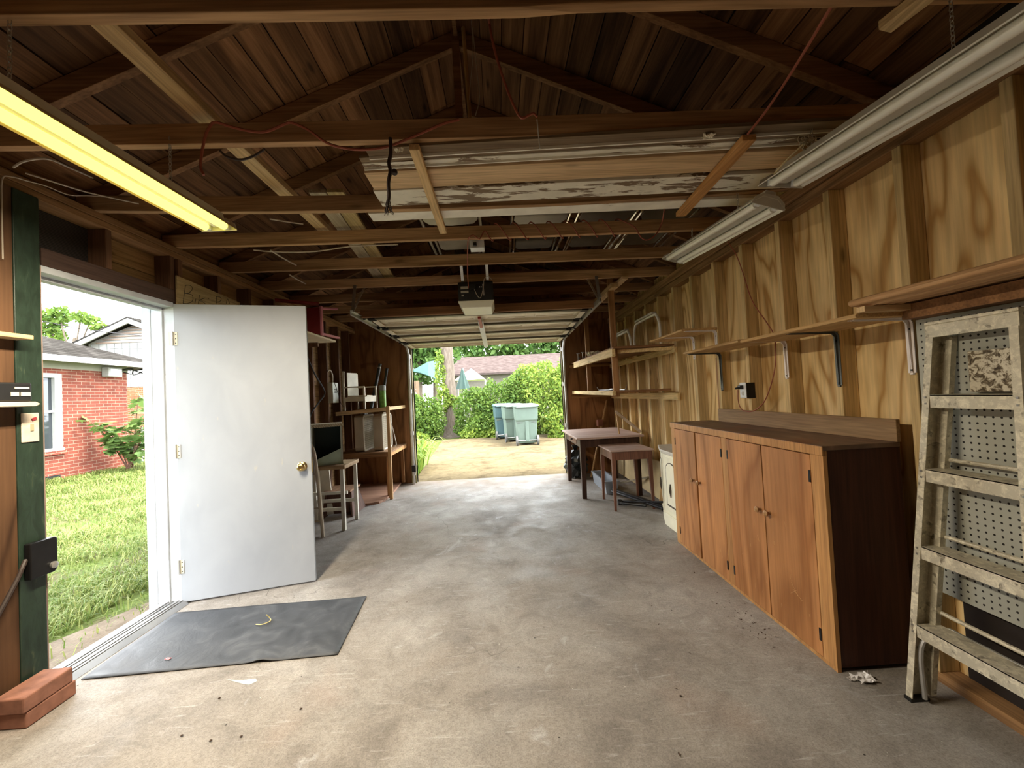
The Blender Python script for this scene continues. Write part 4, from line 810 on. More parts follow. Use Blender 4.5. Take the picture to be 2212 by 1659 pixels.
# --- bricks, lock, switch, little shelves
def bricktex(name, a, b, mortar, sx, sz, ax='y', bump=True):
    m = NT(name, .85, 0, .2); c = m.coord((1, 1, 1), False); sp = m.n('SeparateXYZ', Vector=c); cv = m.n('CombineXYZ', X=sp.outputs[AX[ax]], Y=sp.outputs['Z'])
    br = m.n('TexBrick', Vector=cv.outputs[0], Color1=(*a, 1), Color2=(*b, 1), Mortar=(*mortar, 1), Scale=1.0, Mortar_Size=.006, Mortar_Smooth=.1, Bias=-.1, Brick_Width=sx, Row_Height=sz)
    col = m.mix(br.outputs['Color'], m.ramp(m.noise(c, 5, 6), [(.3, .75), (.7, 1.12)]), 1, 'MULTIPLY'); m.color(col); m.bump(br.outputs['Fac'], -.4, .01); return m.m
M_brick = flat('loose_brick_clay', (.27, .12, .08), .9, var=.25, sc=20)
for z0, dy, lab, a in ((0.001, 0, 'lower red brick of the two stacked at the foot of the green post', 0), (.068, -.012, 'upper red brick of the two stacked at the foot of the green post', .03)):
    M = T(-2.11, 1.925+dy, z0) @ rotz(a); tag(B().box(-.075, .055, -.105, .10, 0, .066, M).build('brick', M_brick, bevel=.006), lab, 'brick', 'stacked bricks by the doorway')
t = thing('rim_lock', 'black rim lock keeper mounted low on the green post', 'lock', (-2.2, 2.0, .65)); b = B(); x = XL+.0165
b.prism([(1.952, .565), (2.055, .565), (2.068, .58), (2.068, .72), (2.06, .73), (1.952, .73)], x, x+.032, lambda y, z, h: (h, y, z)); b.build('case', M_blackmetal, t, bevel=.005)
B().lathe([(.016, 0), (.016, .01), (.01, .013), (.003, .013)], T(x+.032, 2.045, .60) @ Matrix.Rotation(math.pi/2, 4, 'Y'), 14).build('knob', M_galv, t, smooth=True)
tag(B().tube(spline([(x+.01, 1.953, .66), (-2.185, 1.93, .63), (-2.185, 1.905, .58), (-2.188, 1.80, .40)]), .009, 8).build('cable', M_dcord, smooth=True), 'dark bar running down from the rim lock across the brown panel', 'bar')
t = thing('light_switch', 'stained ivory light switch plate on the green post', 'switch', (-2.2, 1.99, 1.26)); x = XL+.0162
B().box(x, x+.006, 1.951, 2.023, 1.193, 1.328).build('plate', flat('stained_ivory', (.66, .58, .48), .45, var=.15, sc=30), t, bevel=.003)
B().box(x+.006, x+.009, 1.985, 1.998, 1.245, 1.275).build('toggle', flat('toggle_beige', (.4, .32, .2), .5), t); B().cbox((x+.008, 2.0, 1.30), (.004, .02, .012), Matrix.Rotation(.4, 3, 'X')).build('sticker', flat('red_smudge', (.4, .05, .06), .6), t)
t = thing('small_shelf', 'small brown wooden ledge on the brown panel, upper left', 'shelf', (-2.2, 1.85, 1.67)); B().box(XL+.0125, -2.13, 1.60, 1.945, 1.664, 1.684).build('board', W_pine_y, t, bevel=.002)
t = thing('small_shelf', 'small cream ledge holding the black box, left of the green post', 'shelf', (-2.2, 1.85, 1.36)); B().prism([(1.60, 0), (1.94, 0), (1.96, .01), (1.94, .02), (1.60, .02)], XL+.0165, -2.12, lambda y, z, h: (h, y, 1.358+z)).build('board', flat('cream_ledge', (.66, .55, .4), .6), t, bevel=.002)
t = thing('charger_box', 'black electronic box with pale buttons on the cream ledge', 'device', (-2.17, 1.86, 1.38)); B().box(XL+.0165, -2.135, 1.76, 1.94, 1.3795, 1.465).build('case', M_black, t, bevel=.008)
b = B(); b.box(-2.135, -2.132, 1.87, 1.925, 1.437, 1.445); b.box(-2.135, -2.132, 1.855, 1.885, 1.405, 1.422); b.box(-2.135, -2.132, 1.893, 1.93, 1.405, 1.422); b.build('button', flat('pale_button', (.5, .5, .46), .5), t)
# --- plank with pencilled letters above the door
t = thing('sign_plank', 'pale plank with hand-drawn letters above the open door', 'sign', (XL, 3.2, 2.14)); B().prism([(2.905, 2.03), (3.60, 2.03), (3.60, 2.215), (2.905, 2.25)], XL+.0005, XL+.012, lambda y, z, h: (h, y, z)).build('board', wood('sign_wood', (.34, .24, .11), (.55, .42, .22), 'y', .7), t)
Q = lambda a, c: onX(380+a/4.608, 420+c/4.608, XL+.0125)
for st in ([(95, 905), (70, 1085)], [(90, 905), (140, 905), (165, 940), (130, 980), (90, 985)], [(92, 985), (160, 1000), (165, 1060), (120, 1085), (72, 1085)], [(198, 1040), (188, 1090)], [(235, 1000), (222, 1094)], [(290, 1030), (232, 1055), (262, 1065), (300, 1095)], [(330, 1030), (325, 1040)], [(405, 1010), (400, 1096)], [(400, 1015), (445, 1025), (445, 1060), (404, 1075)], [(500, 1090), (515, 1040), (535, 1092)]):
    B().tube(spline([Q(*p) for p in st], 3), .0022, 4).build('letter', flat('pencil_line', (.06, .045, .03), .7), t)
# --- shelf with the red stool
t = thing('wall_shelf', 'white wooden shelf on the left wall under the red stool', 'shelf', (-2.0, 4.1, 1.99)); B().box(XL+.001, -1.775, 3.75, 4.56, 1.975, 1.995).build('board', flat('cream_shelf', (.68, .6, .44), .6), t, bevel=.003)
b = B().box(XL+.001, -1.95, 4.5, 4.53, 1.93, 1.974); b.build('cleat', W_studL, t)
t = thing('child_stool', 'dark red child stool with pink legs lying on the shelf behind the door', 'stool', (-1.87, 4.3, 1.996)); M_red = flat('dark_red_paint', (.2, .012, .014), .4); M_pink = flat('pink_paint', (.62, .22, .27), .45)
B().box(-2.06, -1.775, 4.20, 4.23, 2.012, 2.29).build('seat', M_red, t, bevel=.006)
for x0, z0, x1, z1 in ((-1.79, 2.28, -1.73, 2.33), (-1.79, 2.02, -1.72, 2.001), (-2.04, 2.28, -2.09, 2.33), (-2.04, 2.02, -2.09, 2.001)): B().bar((x0, 4.22, z0), (x1, 4.50, z1+(.012 if z1 < 2.1 else 0)), .035, .022).build('leg', M_pink, t, bevel=.004)
B().bar((-1.775, 4.21, 2.0), (-1.775, 4.21, 2.3), .02, .036, (0, 1, 0)).build('edge', M_pink, t, bevel=.003); B().bar((-2.15, 4.05, 2.34), (-1.80, 4.22, 2.325), .09, .018).build('rail', M_red, t, bevel=.004)
# --- breaker box and cables
t = thing('breaker_box', 'small grey electrical box on a stud near the far left corner', 'electrical box', (XL, 5.45, 1.44)); B().box(XL+.0005, XL+.07, 5.36, 5.54, 1.31, 1.575).build('box', flat('grey_box', (.42, .43, .37), .5, .2), t, bevel=.004)
b = B()
for z in (1.48, 1.46, 1.44): b.box(XL+.07, XL+.074, 5.41, 5.48, z, z+.008)
b.build('breaker', M_black, t); B().tube(spline([(XL+.03, 5.46, 1.575), (XL+.03, 5.46, 1.68), (XL+.02, 5.42, 1.74), (XL+.005, 5.38, 1.72)]), .008, 6).build('conduit', M_cordw, t, smooth=True)
cable('cable', 'black cable bulging from the left wall behind the door edge', [onX(662, 768, XL+.01), onX(680, 808, XL+.05), onX(698, 838, XL+.06), onX(701, 852, XL+.06), onX(690, 868, XL+.05), onX(675, 888, XL+.03), onX(668, 905, XL+.01)], .009, M_black)
cable('cable', 'thin dark cord crossing in front of the grey electrical box', [(-2.14, 5.4, 1.57), (-2.13, 5.48, 1.42), (-2.13, 5.56, 1.30), (-2.1, 5.62, 1.23)], .004, M_dcord)
# --- corner shelving unit
t = thing('shelving_unit', 'brown wooden two-tier corner shelving unit beside the garage door', 'shelving', (-1.85, 5.95, 0)); SX = -1.50
B().box(SX-.02, SX+.02, 5.50, 5.535, .0, 1.235).build('post', wood('front_post_wood', (.34, .19, .08), (.52, .32, .15), 'z', .7), t, bevel=.003); B().box(SX-.075, SX-.03, 5.60, 5.64, .0, .60).build('post', W_brown_z, t, bevel=.003)
B().box(SX-.075, SX-.03, 6.40, 6.44, .032, .60).build('post', W_brown_z, t, bevel=.003)
def slope(y0, y1, x0, x1, zl, zr, h): return B().prism([(x0, zl), (x1, zr), (x1, zr+h), (x0, zl+h)], y0, y1, lambda a, z, y: (a, y, z))
slope(5.54, 6.47, XL+.002, SX-.0, 1.165, 1.205, .018).build('shelf_board', W_brown_x, t, bevel=.002); slope(5.515, 5.538, XL+.03, SX-.022, 1.135, 1.17, .05).build('near_rail', W_pine_x, t, bevel=.002)
B().box(SX-.019, SX+.012, 5.536, 6.47, 1.175, 1.222).build('front_rail', W_pine_y, t, bevel=.002)
B().box(XL+.002, SX+.005, 5.56, 6.47, .605, .622).build('shelf_board', wood('shelf_board_mid', (.24, .12, .055), (.42, .25, .13), 'x', .65), t, bevel=.002); B().box(SX-.02, SX+.004, 5.54, 6.47, .56, .604).build('front_rail', W_orange_y, t, bevel=.002)
B().box(XL+.03, SX-.03, 5.565, 5.585, .555, .603).build('near_rail', W_brown_x, t, bevel=.002)
tag(B().prism([(XL+.005, 5.3), (-1.80, 5.22), (-1.70, 5.235), (-1.60, 5.3), (-1.555, 5.42), (-1.552, 5.8), (-1.6, 6.46), (XL+.005, 6.46)], .001, .03).build('floor_panel', wood('floor_panel_wood', (.22, .11, .07), (.36, .21, .14), 'x', .6)), 'brown rounded-corner board lying on the floor under the corner shelves', 'board')
# box fans
M_fan = flat('tan_fan_enamel', (.42, .36, .27), .45, var=.08); M_grille = flat('cream_grille', (.7, .66, .55), .45)
def rrect(y0, y1, z0, z1, r, x): 
    out = []
    for cy, cz_, a0 in ((y1-r, z1-r, 0), (y0+r, z1-r, 1), (y0+r, z0+r, 2), (y1-r, z0+r, 3)): out += [(x, cy+r*math.cos(math.pi/2*(a0+k/3)), cz_+r*math.sin(math.pi/2*(a0+k/3))) for k in range(4)]
    return out
def fan(label, x, y0, dark):
    z0, z1 = .624, 1.125; y1 = y0+.5; t = thing('box_fan', label, 'fan', (x, y0+.25, z0), 'box fans on the middle shelf')
    o1, o2 = [rrect(y0, y1, z0, z1, .06, xx) for xx in (x-.06, x+.06)]; i1, i2 = [rrect(y0+.03, y1-.03, z0+.03, z1-.03, .05, xx) for xx in (x-.06, x+.06)]
    b = B(); n_ = 16; b.add(o1+o2+i2+i1, [(r*n_+k, r*n_+(k+1) % n_, ((r+1) % 4)*n_+(k+1) % n_, ((r+1) % 4)*n_+k) for r in range(4) for k in range(n_)]); b.build('housing', M_fan, t)
    b = B()
    for k in range(1, 17): yy = y0+.03+k*.44/17; b.bar((x+.058, yy, z0+.03), (x+.058, yy, z1-.03), .004, .007, (1, 0, 0))
    for k in range(1, 17): zz = z0+.03+k*.44/17; b.bar((x+.056, y0+.03, zz), (x+.056, y1-.03, zz), .004, .004, (1, 0, 0))
    b.tube(rrect(y0+.015, y1-.015, z0+.015, z1-.015, .055, x+.06)+[rrect(y0+.015, y1-.015, z0+.015, z1-.015, .055, x+.06)[0]], .008, 6, False)
    b.build('grille', M_grille, t)
    b = B(); c = Vector((x, y0+.25, .875)); b.tube([c-Vector((.03, 0, 0)), c+Vector((.03, 0, 0))], .04, 12)
    for k in range(5):
        a = 2*math.pi*k/5; e = Vector((0, math.cos(a), math.sin(a))); s_ = Vector((0, -math.sin(a), math.cos(a)))
        b.add([c+e*.03-s_*.03+Vector((.02, 0, 0)), c+e*.2-s_*.08+Vector((.02, 0, 0)), c+e*.2+s_*.08-Vector((.02, 0, 0)), c+e*.03+s_*.03-Vector((.02, 0, 0))], [(0, 1, 2, 3)])
    b.build('blade', flat('fan_blade', (.1, .1, .09) if dark else (.4, .38, .32), .4), t)
    B().box(x-.03, x+.03, y0+.18, y0+.32, z1, z1+.02).build('handle', M_fan, t, bevel=.006)
    if not dark: B().tube(spline([(x+.06, y0+.45, 1.0), (x+.1, y0+.46, .8), (x+.16, y0+.3, .66), (x+.1, y0+.25, .63)]), .005, 6).build('power_cord', M_cordw, t)
fan('right box fan with pale grille on the middle corner shelf', -1.685, 5.66, False); fan('left box fan behind the green crate, on the middle corner shelf', -1.935, 5.64, True)
# toy chair and tubes on the top shelf
t = thing('child_chair', 'small cream painted wooden child chair on the top corner shelf', 'chair', (-1.93, 5.75, 1.2)); M_cc = flat('cream_chair_paint', (.6, .55, .42), .55); zc = 1.195
for x, y, z1 in ((-2.10, 5.60, 1.73), (-2.0, 5.83, 1.70), (-1.83, 5.60, 1.50), (-1.74, 5.83, 1.50)): B().box(x-.012, x+.012, y-.012, y+.012, zc+.012*(x+2.2)/.7*2, z1).build('leg', M_cc, t, bevel=.002)
B().bar((-2.06, 5.62, 1.53), (-1.99, 5.81, 1.53), .012, .36).build('backrest', M_cc, t, bevel=.002); B().bar((-2.05, 5.715, 1.39), (-1.79, 5.715, 1.385), .24, .015).build('seat', M_cc, t, bevel=.002)
for y, s in ((5.60, 0), (5.83, .09)): B().bar((-2.10+s, y, 1.51), (-1.825+s, y, 1.51), .024, .018).build('armrest', M_cc, t, bevel=.002); B().bar((-2.10+s, y, 1.345), (-1.825+s, y, 1.345), .015, .06).build('apron', M_cc, t)
B().bar((-1.83, 5.60, 1.345), (-1.74, 5.83, 1.345), .015, .08).build('apron', M_cc, t)
t = thing('canister', 'green cylinder with a grey cap on the top corner shelf', 'canister', (-1.7, 5.9, 1.22)); B().lathe([(.045, 0), (.047, .005), (.047, .24), (.045, .245)], T(-1.685, 5.95, 1.212), 18).build('body', flat('green_label', (.16, .34, .06), .4, var=.3, sc=25), t, smooth=True)
B().lathe([(.05, 0), (.05, .06), (.042, .07), (.03, .072)], T(-1.685, 5.95, 1.457), 18).build('cap', flat('grey_cap', (.25, .26, .23), .5), t, smooth=True)
for p, q, r, lab in (((-1.90, 6.1, 1.206), (-1.80, 6.3, 1.87), .026, 'dark tube with a silver ring standing on the top corner shelf'), ((-1.78, 6.2, 1.213), (-1.72, 6.38, 1.80), .022, 'plain dark tube standing behind the green cylinder, top corner shelf')):
    t = thing('pole_tube', lab, 'tube', p, 'dark tubes on the corner shelf'); B().tube([p, q], r, 12).build('shaft', flat('dark_tube', (.05, .06, .055), .35), t, smooth=True)
    if 'ring' in lab: e = (Vector(q)-Vector(p)).normalized(); B().tube([Vector(q)-e*.07, Vector(q)-e*.055], r+.003, 12).build('ring', M_galv, t, smooth=True)
# little desk with white legs, green crate on top
t = thing('small_table', 'little wooden-topped table with white metal legs behind the open door', 'table', (-1.87, 4.48, 0)); M_leg = flat('chipped_white_leg', (.6, .58, .5), .5, var=.15)
B().box(-2.14, -1.625, 4.27, 4.70, .625, .665).build('tabletop', wood('stained_tabletop', (.3, .19, .1), (.55, .38, .21), 'x', .65), t, bevel=.004)
for x in (-2.11, -1.66):
    for y in (4.285, 4.66): B().box(x-.018, x+.018, y-.012, y+.022, 0, .625).build('leg', M_leg, t, bevel=.002)
for y in (4.29, 4.665): B().box(-2.09, -1.68, y-.004, y+.012, .20, .235).build('crossbar', M_leg, t)
B().box(-2.09, -1.68, 4.46, 4.48, .33, .36).build('crossbar', M_leg, t)
t = thing('crate', 'open-fronted green painted box with a braided lid on the little table', 'box', (-1.92, 4.48, .666)); M_gp = flat('grey_green_paint', (.22, .26, .22), .6); M_dg = flat('dark_green_inside', (.015, .045, .035), .5); M_mint = flat('mint_paint', (.42, .55, .45), .5)
Mc = T(-1.925, 4.485, 0) @ rotz(math.radians(21)); x0, x1, y0, y1, z0, z1 = -.19, .19, -.17, .18, .666, 1.06
B().box(x0, x0+.012, y0, y1, z0, z1, Mc).box(x0+.004, x1, y1-.012, y1, z0, z1, Mc).box(x1-.012, x1, y0, y1, z0, z1, Mc).box(x0+.001, x0+.085, y0, y0+.012, z0, z1, Mc).build('shell', M_gp, t)
for a0, a1 in ((x0+.086, x0+.1), (x1-.016, x1+.002)): B().box(a0, a1, y0-.004, y0+.012, z0, z1, Mc).build('corner_post', flat('pale_edge_paint', (.45, .5, .44), .6), t)
B().box(x0+.1, x1-.013, y1-.02, y1-.0125, z0+.002, z1, Mc).build('lining', M_dg, t)
B().prism([(x0+.101, z0), (x1-.017, z0), (x1-.017, z0+.16), (x0+.101, z0+.05)], y0+.002, y0+.010, lambda a, z, y: Mc@Vector((a, y, z))).build('front_flap', M_mint, t)
b = B().box(x0-.005, x1+.005, y0-.01, y1, z1, z1+.03, Mc)
for k in range(18): xx = x0+k*(x1-x0)/17; b.tube([Mc@Vector((xx-.012, y0-.012, z1+.003)), Mc@Vector((xx+.012, y0-.012, z1+.03))], .009, 6); b.tube([Mc@Vector((xx-.012, y0-.014, z1+.03)), Mc@Vector((xx+.012, y0-.014, z1+.003))], .008, 6)
b.build('braided_lid', flat('braided_straw', (.5, .45, .33), .8, var=.3, sc=40), t)
# folded chair behind the door edge
t = thing('folding_chair', 'beige folding chair leaning upright against the little table', 'folding chair', (-1.85, 4.12, 0)); M_bg = flat('beige_tube', (.5, .44, .33), .45)
B().tube(spline([(-1.795, 4.10, .0), (-1.835, 4.13, .45), (-1.875, 4.17, .78), (-1.92, 4.18, .90), (-2.0, 4.2, .93), (-2.08, 4.2, .90), (-2.12, 4.18, .78), (-2.13, 4.14, .45), (-2.14, 4.10, 0)], 5), .016, 10).build('frame', M_bg, t, smooth=True)
B().tube([(-1.82, 4.165, .02), (-1.87, 4.215, .62)], .014, 8).tube([(-2.11, 4.165, .02), (-2.1, 4.215, .62)], .014, 8).build('leg', M_bg, t, smooth=True)
B().prism([(-2.10, .60), (-1.88, .60), (-1.90, .84), (-1.95, .9), (-2.05, .9), (-2.10, .84)], 0, .02, lambda a, z, h: (a, 4.165+h+(z-.6)*.05, z)).build('backrest', M_chairbrown, t, bevel=.004)
for z in (.15, .28): B().tube([(-2.13, 4.13, z), (-1.815, 4.13, z)], .009, 8).build('crossbar', M_bg, t, smooth=True)
# step stool and loose boards
t = thing('step_stool', 'dark brown wooden step stool on the floor beside the corner shelves', 'stool', (-1.9, 4.98, 0)); W_st = wood('stool_wood', (.06, .025, .015), (.13, .055, .035), 'z', .6)
B().prism([(-2.1, .27), (-1.78, .27), (-1.78, .29), (-2.1, .29)], 4.82, 5.16, lambda a, z, y: (a, y, z)).build('seat', wood('stool_top', (.2, .11, .06), (.35, .21, .13), 'y'), t, bevel=.003)
for x in (-2.08, -1.80):
    B().prism([(4.76, 0), (5.22, 0), (5.10, .27), (4.88, .27)], x-.01, x+.01, lambda y, z, h: (h+(.27-z)*(.18 if x > -2 else 0), y, z)).build('side_panel', W_st, t)
B().box(-2.07, -1.81, 4.86, 4.88, .02, .26).build('front_panel', W_st, t)
tag(B().bar((-2.12, 4.86, .01), (-2.17, 4.90, .55), .02, .25, (1, 0, 0)).build('wood_board', peeling('old_white_board', (.6, .55, .45), (.3, .2, .12), 'z', .35), bevel=.003), 'off-white board leaning on the left wall behind the little table', 'board')
# litter
crumple('paper_scrap', 'crumpled white paper on the floor by the cabinet corner', (1.50, 1.745, .002), .04, flat('paper_white', (.75, .74, .75), .6), 'paper', .55, 9)
crumple('paper_scrap', 'small folded paper bit on the floor at the near cabinet corner', (1.455, 1.755, .002), .018, flat('paper_grey', (.55, .52, .5), .6), 'paper', .4, 10)
b = B(); rr = random.Random(8)
for i in range(60):
    x, y = (rr.gauss(1.28, .045), rr.gauss(2.2, .14)) if i < 45 else (rr.uniform(-.8, 1.2), rr.uniform(1.3, 3.2)); a = rr.uniform(0, 3.14); s_ = rr.uniform(.004, .012)
    b.add([(x+s_*math.cos(a), y+s_*math.sin(a), .002), (x-s_*.4*math.sin(a), y+s_*.4*math.cos(a), .004), (x-s_*math.cos(a), y-s_*math.sin(a), .002), (x+s_*.4*math.sin(a), y-s_*.4*math.cos(a), .003)], [(0, 1, 2, 3)])
for px_, py_ in ((455, 1602), (521, 1593), (393, 1591), (474, 1510), (1470, 1505), (650, 1533), (1500, 1238)):
    p = onZ(px_, py_); b.tube([(p.x-.005, p.y-.003, .004), (p.x, p.y, .005), (p.x+.005, p.y+.003, .004)], [.001, .004, .001], 6)
tag(b.build('dirt_crumbs', flat('dirt_crumb', (.09, .06, .045), .9)), 'scattered dark crumbs of dirt on the concrete beside the cabinet', 'dirt', kind='stuff')
# ================================================================ OUTDOORS
def rand_rot(rs, n): 
    q = rs.normal(size=(n, 4)); q /= np.linalg.norm(q, axis=1)[:, None]; w_, x, y, z = q.T
    return np.stack([np.stack([1-2*(y*y+z*z), 2*(x*y-z*w_), 2*(x*z+y*w_)], -1), np.stack([2*(x*y+z*w_), 1-2*(x*x+z*z), 2*(y*z-x*w_)], -1)], 1)
def leaves(name, mat, blobs, n, size, parent=None, seed=1, asp=.5, shell=.55, zmin=-.1, up=.0):
    rs = np.random.RandomState(seed); vol = np.array([b[3]*b[4]*b[5] for b in blobs])**.72; pick = rs.choice(len(blobs), n, p=vol/vol.sum())
    Bm = np.array(blobs); d = rs.normal(size=(n, 3)); d /= np.linalg.norm(d, axis=1)[:, None]; r = shell+(1-shell)*rs.rand(n)**.6
    r *= 1+.12*np.sin(d[:, 0]*9+pick)*np.cos(d[:, 2]*8+pick*2); P = Bm[pick, :3]+d*r[:, None]*Bm[pick, 3:6]
    R = rand_rot(rs, n); a, b2 = R[:, 0], R[:, 1]; a[:, 2] -= up; s = size*(.6+.8*rs.rand(n))
    V = np.stack([P-a*s[:, None], P+b2*(s*asp)[:, None], P+a*s[:, None], P-b2*(s*asp)[:, None]], 1)
    V[:, :, 2] = np.maximum(V[:, :, 2], zmin)
    off = np.zeros(3); p = parent
    while p is not None: off += np.array(p.location); p = p.parent
    me = bpy.data.meshes.new(name); F_ = np.arange(4*n).reshape(n, 4); me.from_pydata((V.reshape(-1, 3)-off).tolist(), [], F_.tolist()); me.materials.append(mat)
    o = bpy.data.objects.new(name, me); COL.objects.link(o); o.parent = parent; return o
L_ivy = leafmat('hedge_leaf', (.045, .1, .016), (.14, .21, .035)); L_bright = leafmat('bright_leaf', (.09, .17, .025), (.24, .3, .05)); L_dark = leafmat('tree_leaf', (.035, .085, .016), (.09, .16, .035)); L_core = flat('hedge_shade', (.014, .028, .008), .9)
M_bark = NT('bark', .9, 0, .1); f = M_bark.noise(M_bark.coord((16, 16, 3)), 1, 7, .8, .65); M_bark.color(M_bark.ramp(f, [(.3, (.075, .058, .045)), (.7, (.165, .135, .108))])); M_bark.bump(f, .8, .03); M_bark = M_bark.m
def bush(name, label, cat, blobs, n, size, mat, seed, group=None, stems=True):
    c = blobs[0]; t = thing(name, label, cat, (c[0], c[1], -.1), group); leaves('leaves', mat, blobs, n, size, t, seed)
    if stems:
        b = B(); rr = random.Random(seed)
        for x, y, z, rx, ry, rz in blobs:
            for k in range(3):
                p = Vector((x+rr.uniform(-.5, .5)*rx, y+rr.uniform(-.4, .4)*ry, -.1)); b.tube([p, p+Vector((rr.uniform(-.1, .1), rr.uniform(-.1, .1), .1+(z+rz*.3)*.5)), Vector((x+rr.uniform(-.6, .6)*rx, y+rr.uniform(-.5, .5)*ry, max(.1, z+rz*.5)))], [.03, .022, .008], 6)
        b.build('branches', M_bark, t)
    return t
bush('hedge', 'ivy-covered hedge left of the tree trunk beyond the driveway', 'hedge', [(-3.0, 13.9, .5, .9, .7, 1.0), (-3.3, 13.6, .9, .7, .6, .8), (-2.5, 14.2, .6, .6, .6, .85), (-3.9, 14, .6, .9, .7, 1.1)], 17000, .052, L_ivy, 1, 'hedges beyond the driveway')
bush('hedge', 'mid green hedge between the tree trunk and the trash bins', 'hedge', [(-.9, 14.3, .6, .75, .6, 1.05), (-.1, 14.0, .7, .8, .6, 1.15), (.7, 14.0, .85, .7, .6, 1.2), (-.4, 13.6, .25, .8, .4, .5)], 19000, .052, L_ivy, 2, 'hedges beyond the driveway')
bush('hedge', 'tall yellow-green hedge behind and right of the trash bins', 'hedge', [(1.5, 13.6, 1.05, .8, .7, 1.35), (2.3, 13.2, 1.0, .8, .8, 1.45), (3.2, 13, 1.1, .9, .8, 1.5), (.9, 14.3, 1.35, .7, .6, 1.0), (2.0, 12.6, .35, .7, .45, .6)], 24000, .056, L_bright, 3, 'hedges beyond the driveway')
bush('fern_clump', 'low wild undergrowth at the base of the hedge', 'undergrowth', [(-.9, 13.45, .0, .5, .3, .3), (-.2, 13.3, .0, .6, .25, .25), (1.9, 12.2, .05, .5, .3, .3), (-2.8, 13.1, 0, .5, .3, .3)], 2600, .06, L_bright, 4, None, False)['kind'] = 'stuff'
# trunk tree
t = thing('tree', 'big grey tree trunk with climbing ivy beyond the driveway', 'tree', (-1.83, 15.0, -.1)); rings = []
for z, r, fl in ((-.15, .55, .35), (0, .42, .3), (.25, .31, .15), (.7, .265, .06), (1.5, .235, .03), (3, .22, .03), (4.6, .2, .03), (6, .17, .03)):
    rings.append([(-1.80-.02*z+r*(1+fl*math.sin(3*a+.5)+fl*.5*math.sin(5*a))*math.cos(a), 15+r*(1+fl*math.sin(3*a+.5))*math.sin(a), z) for a in [2*math.pi*k/20 for k in range(20)]])
B().loft(rings).build('trunk', M_bark, t, smooth=True); b = B()
for k in range(6): a = k*1.05; b.tube([(-1.9, 15, 4.6+.2*k), (-1.9+1.2*math.cos(a), 15+1.2*math.sin(a), 5.6+.2*k), (-1.9+2.4*math.cos(a), 15+2.4*math.sin(a), 6.3+.2*k)], [.09, .06, .03], 7)
b.build('branch', M_bark, t); leaves('crown', L_dark, [(-1.9, 15, 6.6, 2.6, 2.4, 1.3), (-3.4, 15.5, 6.2, 1.6, 1.6, 1), (-.4, 15, 6.4, 1.7, 1.5, 1)], 5000, .12, t, 5)
leaves('ivy', L_bright, [(-2.1, 14.8, 2.2, .2, .16, .9), (-2.0, 14.7, 1.25, .22, .16, .5), (-1.72, 14.7, 1.2, .25, .12, .2)], 1100, .065, t, 6)
for nm, lab, bl, sd_, n_ in (('background_tree', 'leafy tree crown above the neighbour roof, left of the trunk', [(-5.2, 22, 3.2, 2.2, 1.5, 1.6), (-3.6, 23, 4.0, 1.6, 1.2, 1.5), (-4.3, 22, 5, 2.2, 1.5, 1.6)], 7, 6000), ('background_tree', 'leafy trees behind the pinkish neighbour roof, right of the trunk', [(-1, 36, 6, 3, 2, 2.2), (3, 36, 6.2, 3, 2, 2.2), (6.5, 36, 6, 3, 2, 2.5), (1, 37, 8, 5, 2, 2)], 8, 7000)):
    t = thing(nm, lab, 'tree', (bl[0][0], bl[0][1], -.1), 'trees beyond the driveway'); leaves('crown', L_dark, bl, n_, .17 if sd_ == 7 else .3, t, sd_)
    b = B()
    for q in bl: b.tube([(q[0], q[1], -.1), (q[0]+.1, q[1], q[2])], [.2, .1], 8)
    b.build('trunk', M_bark, t)
# neighbour house behind the hedge
t = thing('neighbour_house', 'low house with pinkish shingle roof behind the hedge', 'house', (1, 28, -.1)); mm = NT('pink_shingles', .95, 0, 0); f = mm.noise(mm.coord((3, 3, 12)), 1, 5); mm.color(mm.ramp(f, [(.35, (.05, .038, .036)), (.7, (.085, .066, .062))]))
B().box(-3.6, 7, 28, 32, -.1, 3.0).build('wall', flat('pale_wall', (.12, .11, .09), .9), t); B().prism([(27.4, 2.85), (30.5, 4.25), (33.5, 2.85), (33.5, 2.75), (30.5, 4.1), (27.4, 2.72)], -4.0, 7.5, lambda y, z, x: (x, y, z)).build('roof', mm.m, t)
b = B()
M_teal = flat('teal_canvas', (.012, .06, .05), .7, var=.15)
t = thing('canopy', 'sagging teal canvas canopy behind the ivy hedge', 'canopy', (-3.2, 18, 0)); q = [onY(888, 802, 17.5), onY(925, 782, 18.2), onY(948, 778, 18.6), onY(948, 822, 17.6), onY(925, 812, 17.3), onY(908, 806, 17.3)]
o = B().add(q, [(0, 1, 4, 5), (1, 2, 3, 4)]).build('canvas', M_teal, t); md = o.modifiers.new('s', 'SOLIDIFY'); md.thickness = .02
for p in (q[0], q[3], q[2]): B().tube([(p.x, p.y, -.1), p], .025, 8).build('pole', M_galv, t)
t = thing('patio_umbrella', 'closed dark green patio umbrella behind the hedge', 'umbrella', (-1.5, 18, -.1)); p0, p1 = onY(1000, 828, 18), onY(1000, 795, 18)
B().tube([(p0.x, 18, -.1), (p1.x, 18, p1.z)], .025, 8).build('pole', M_galv, t); b = B(); rings = []
for h in (0, .3, .6, .9, 1.0): rings.append([(p0.x+(.24*(1-h)+.02)*(1+.25*(k % 2))*math.cos(2*math.pi*k/16), 18+(.24*(1-h)+.02)*(1+.25*(k % 2))*math.sin(2*math.pi*k/16), p0.z-.25+(p1.z-p0.z+.25)*h) for k in range(16)])
b.loft(rings).build('canopy_folds', flat('bottle_green_canvas', (.008, .035, .027), .7), t)
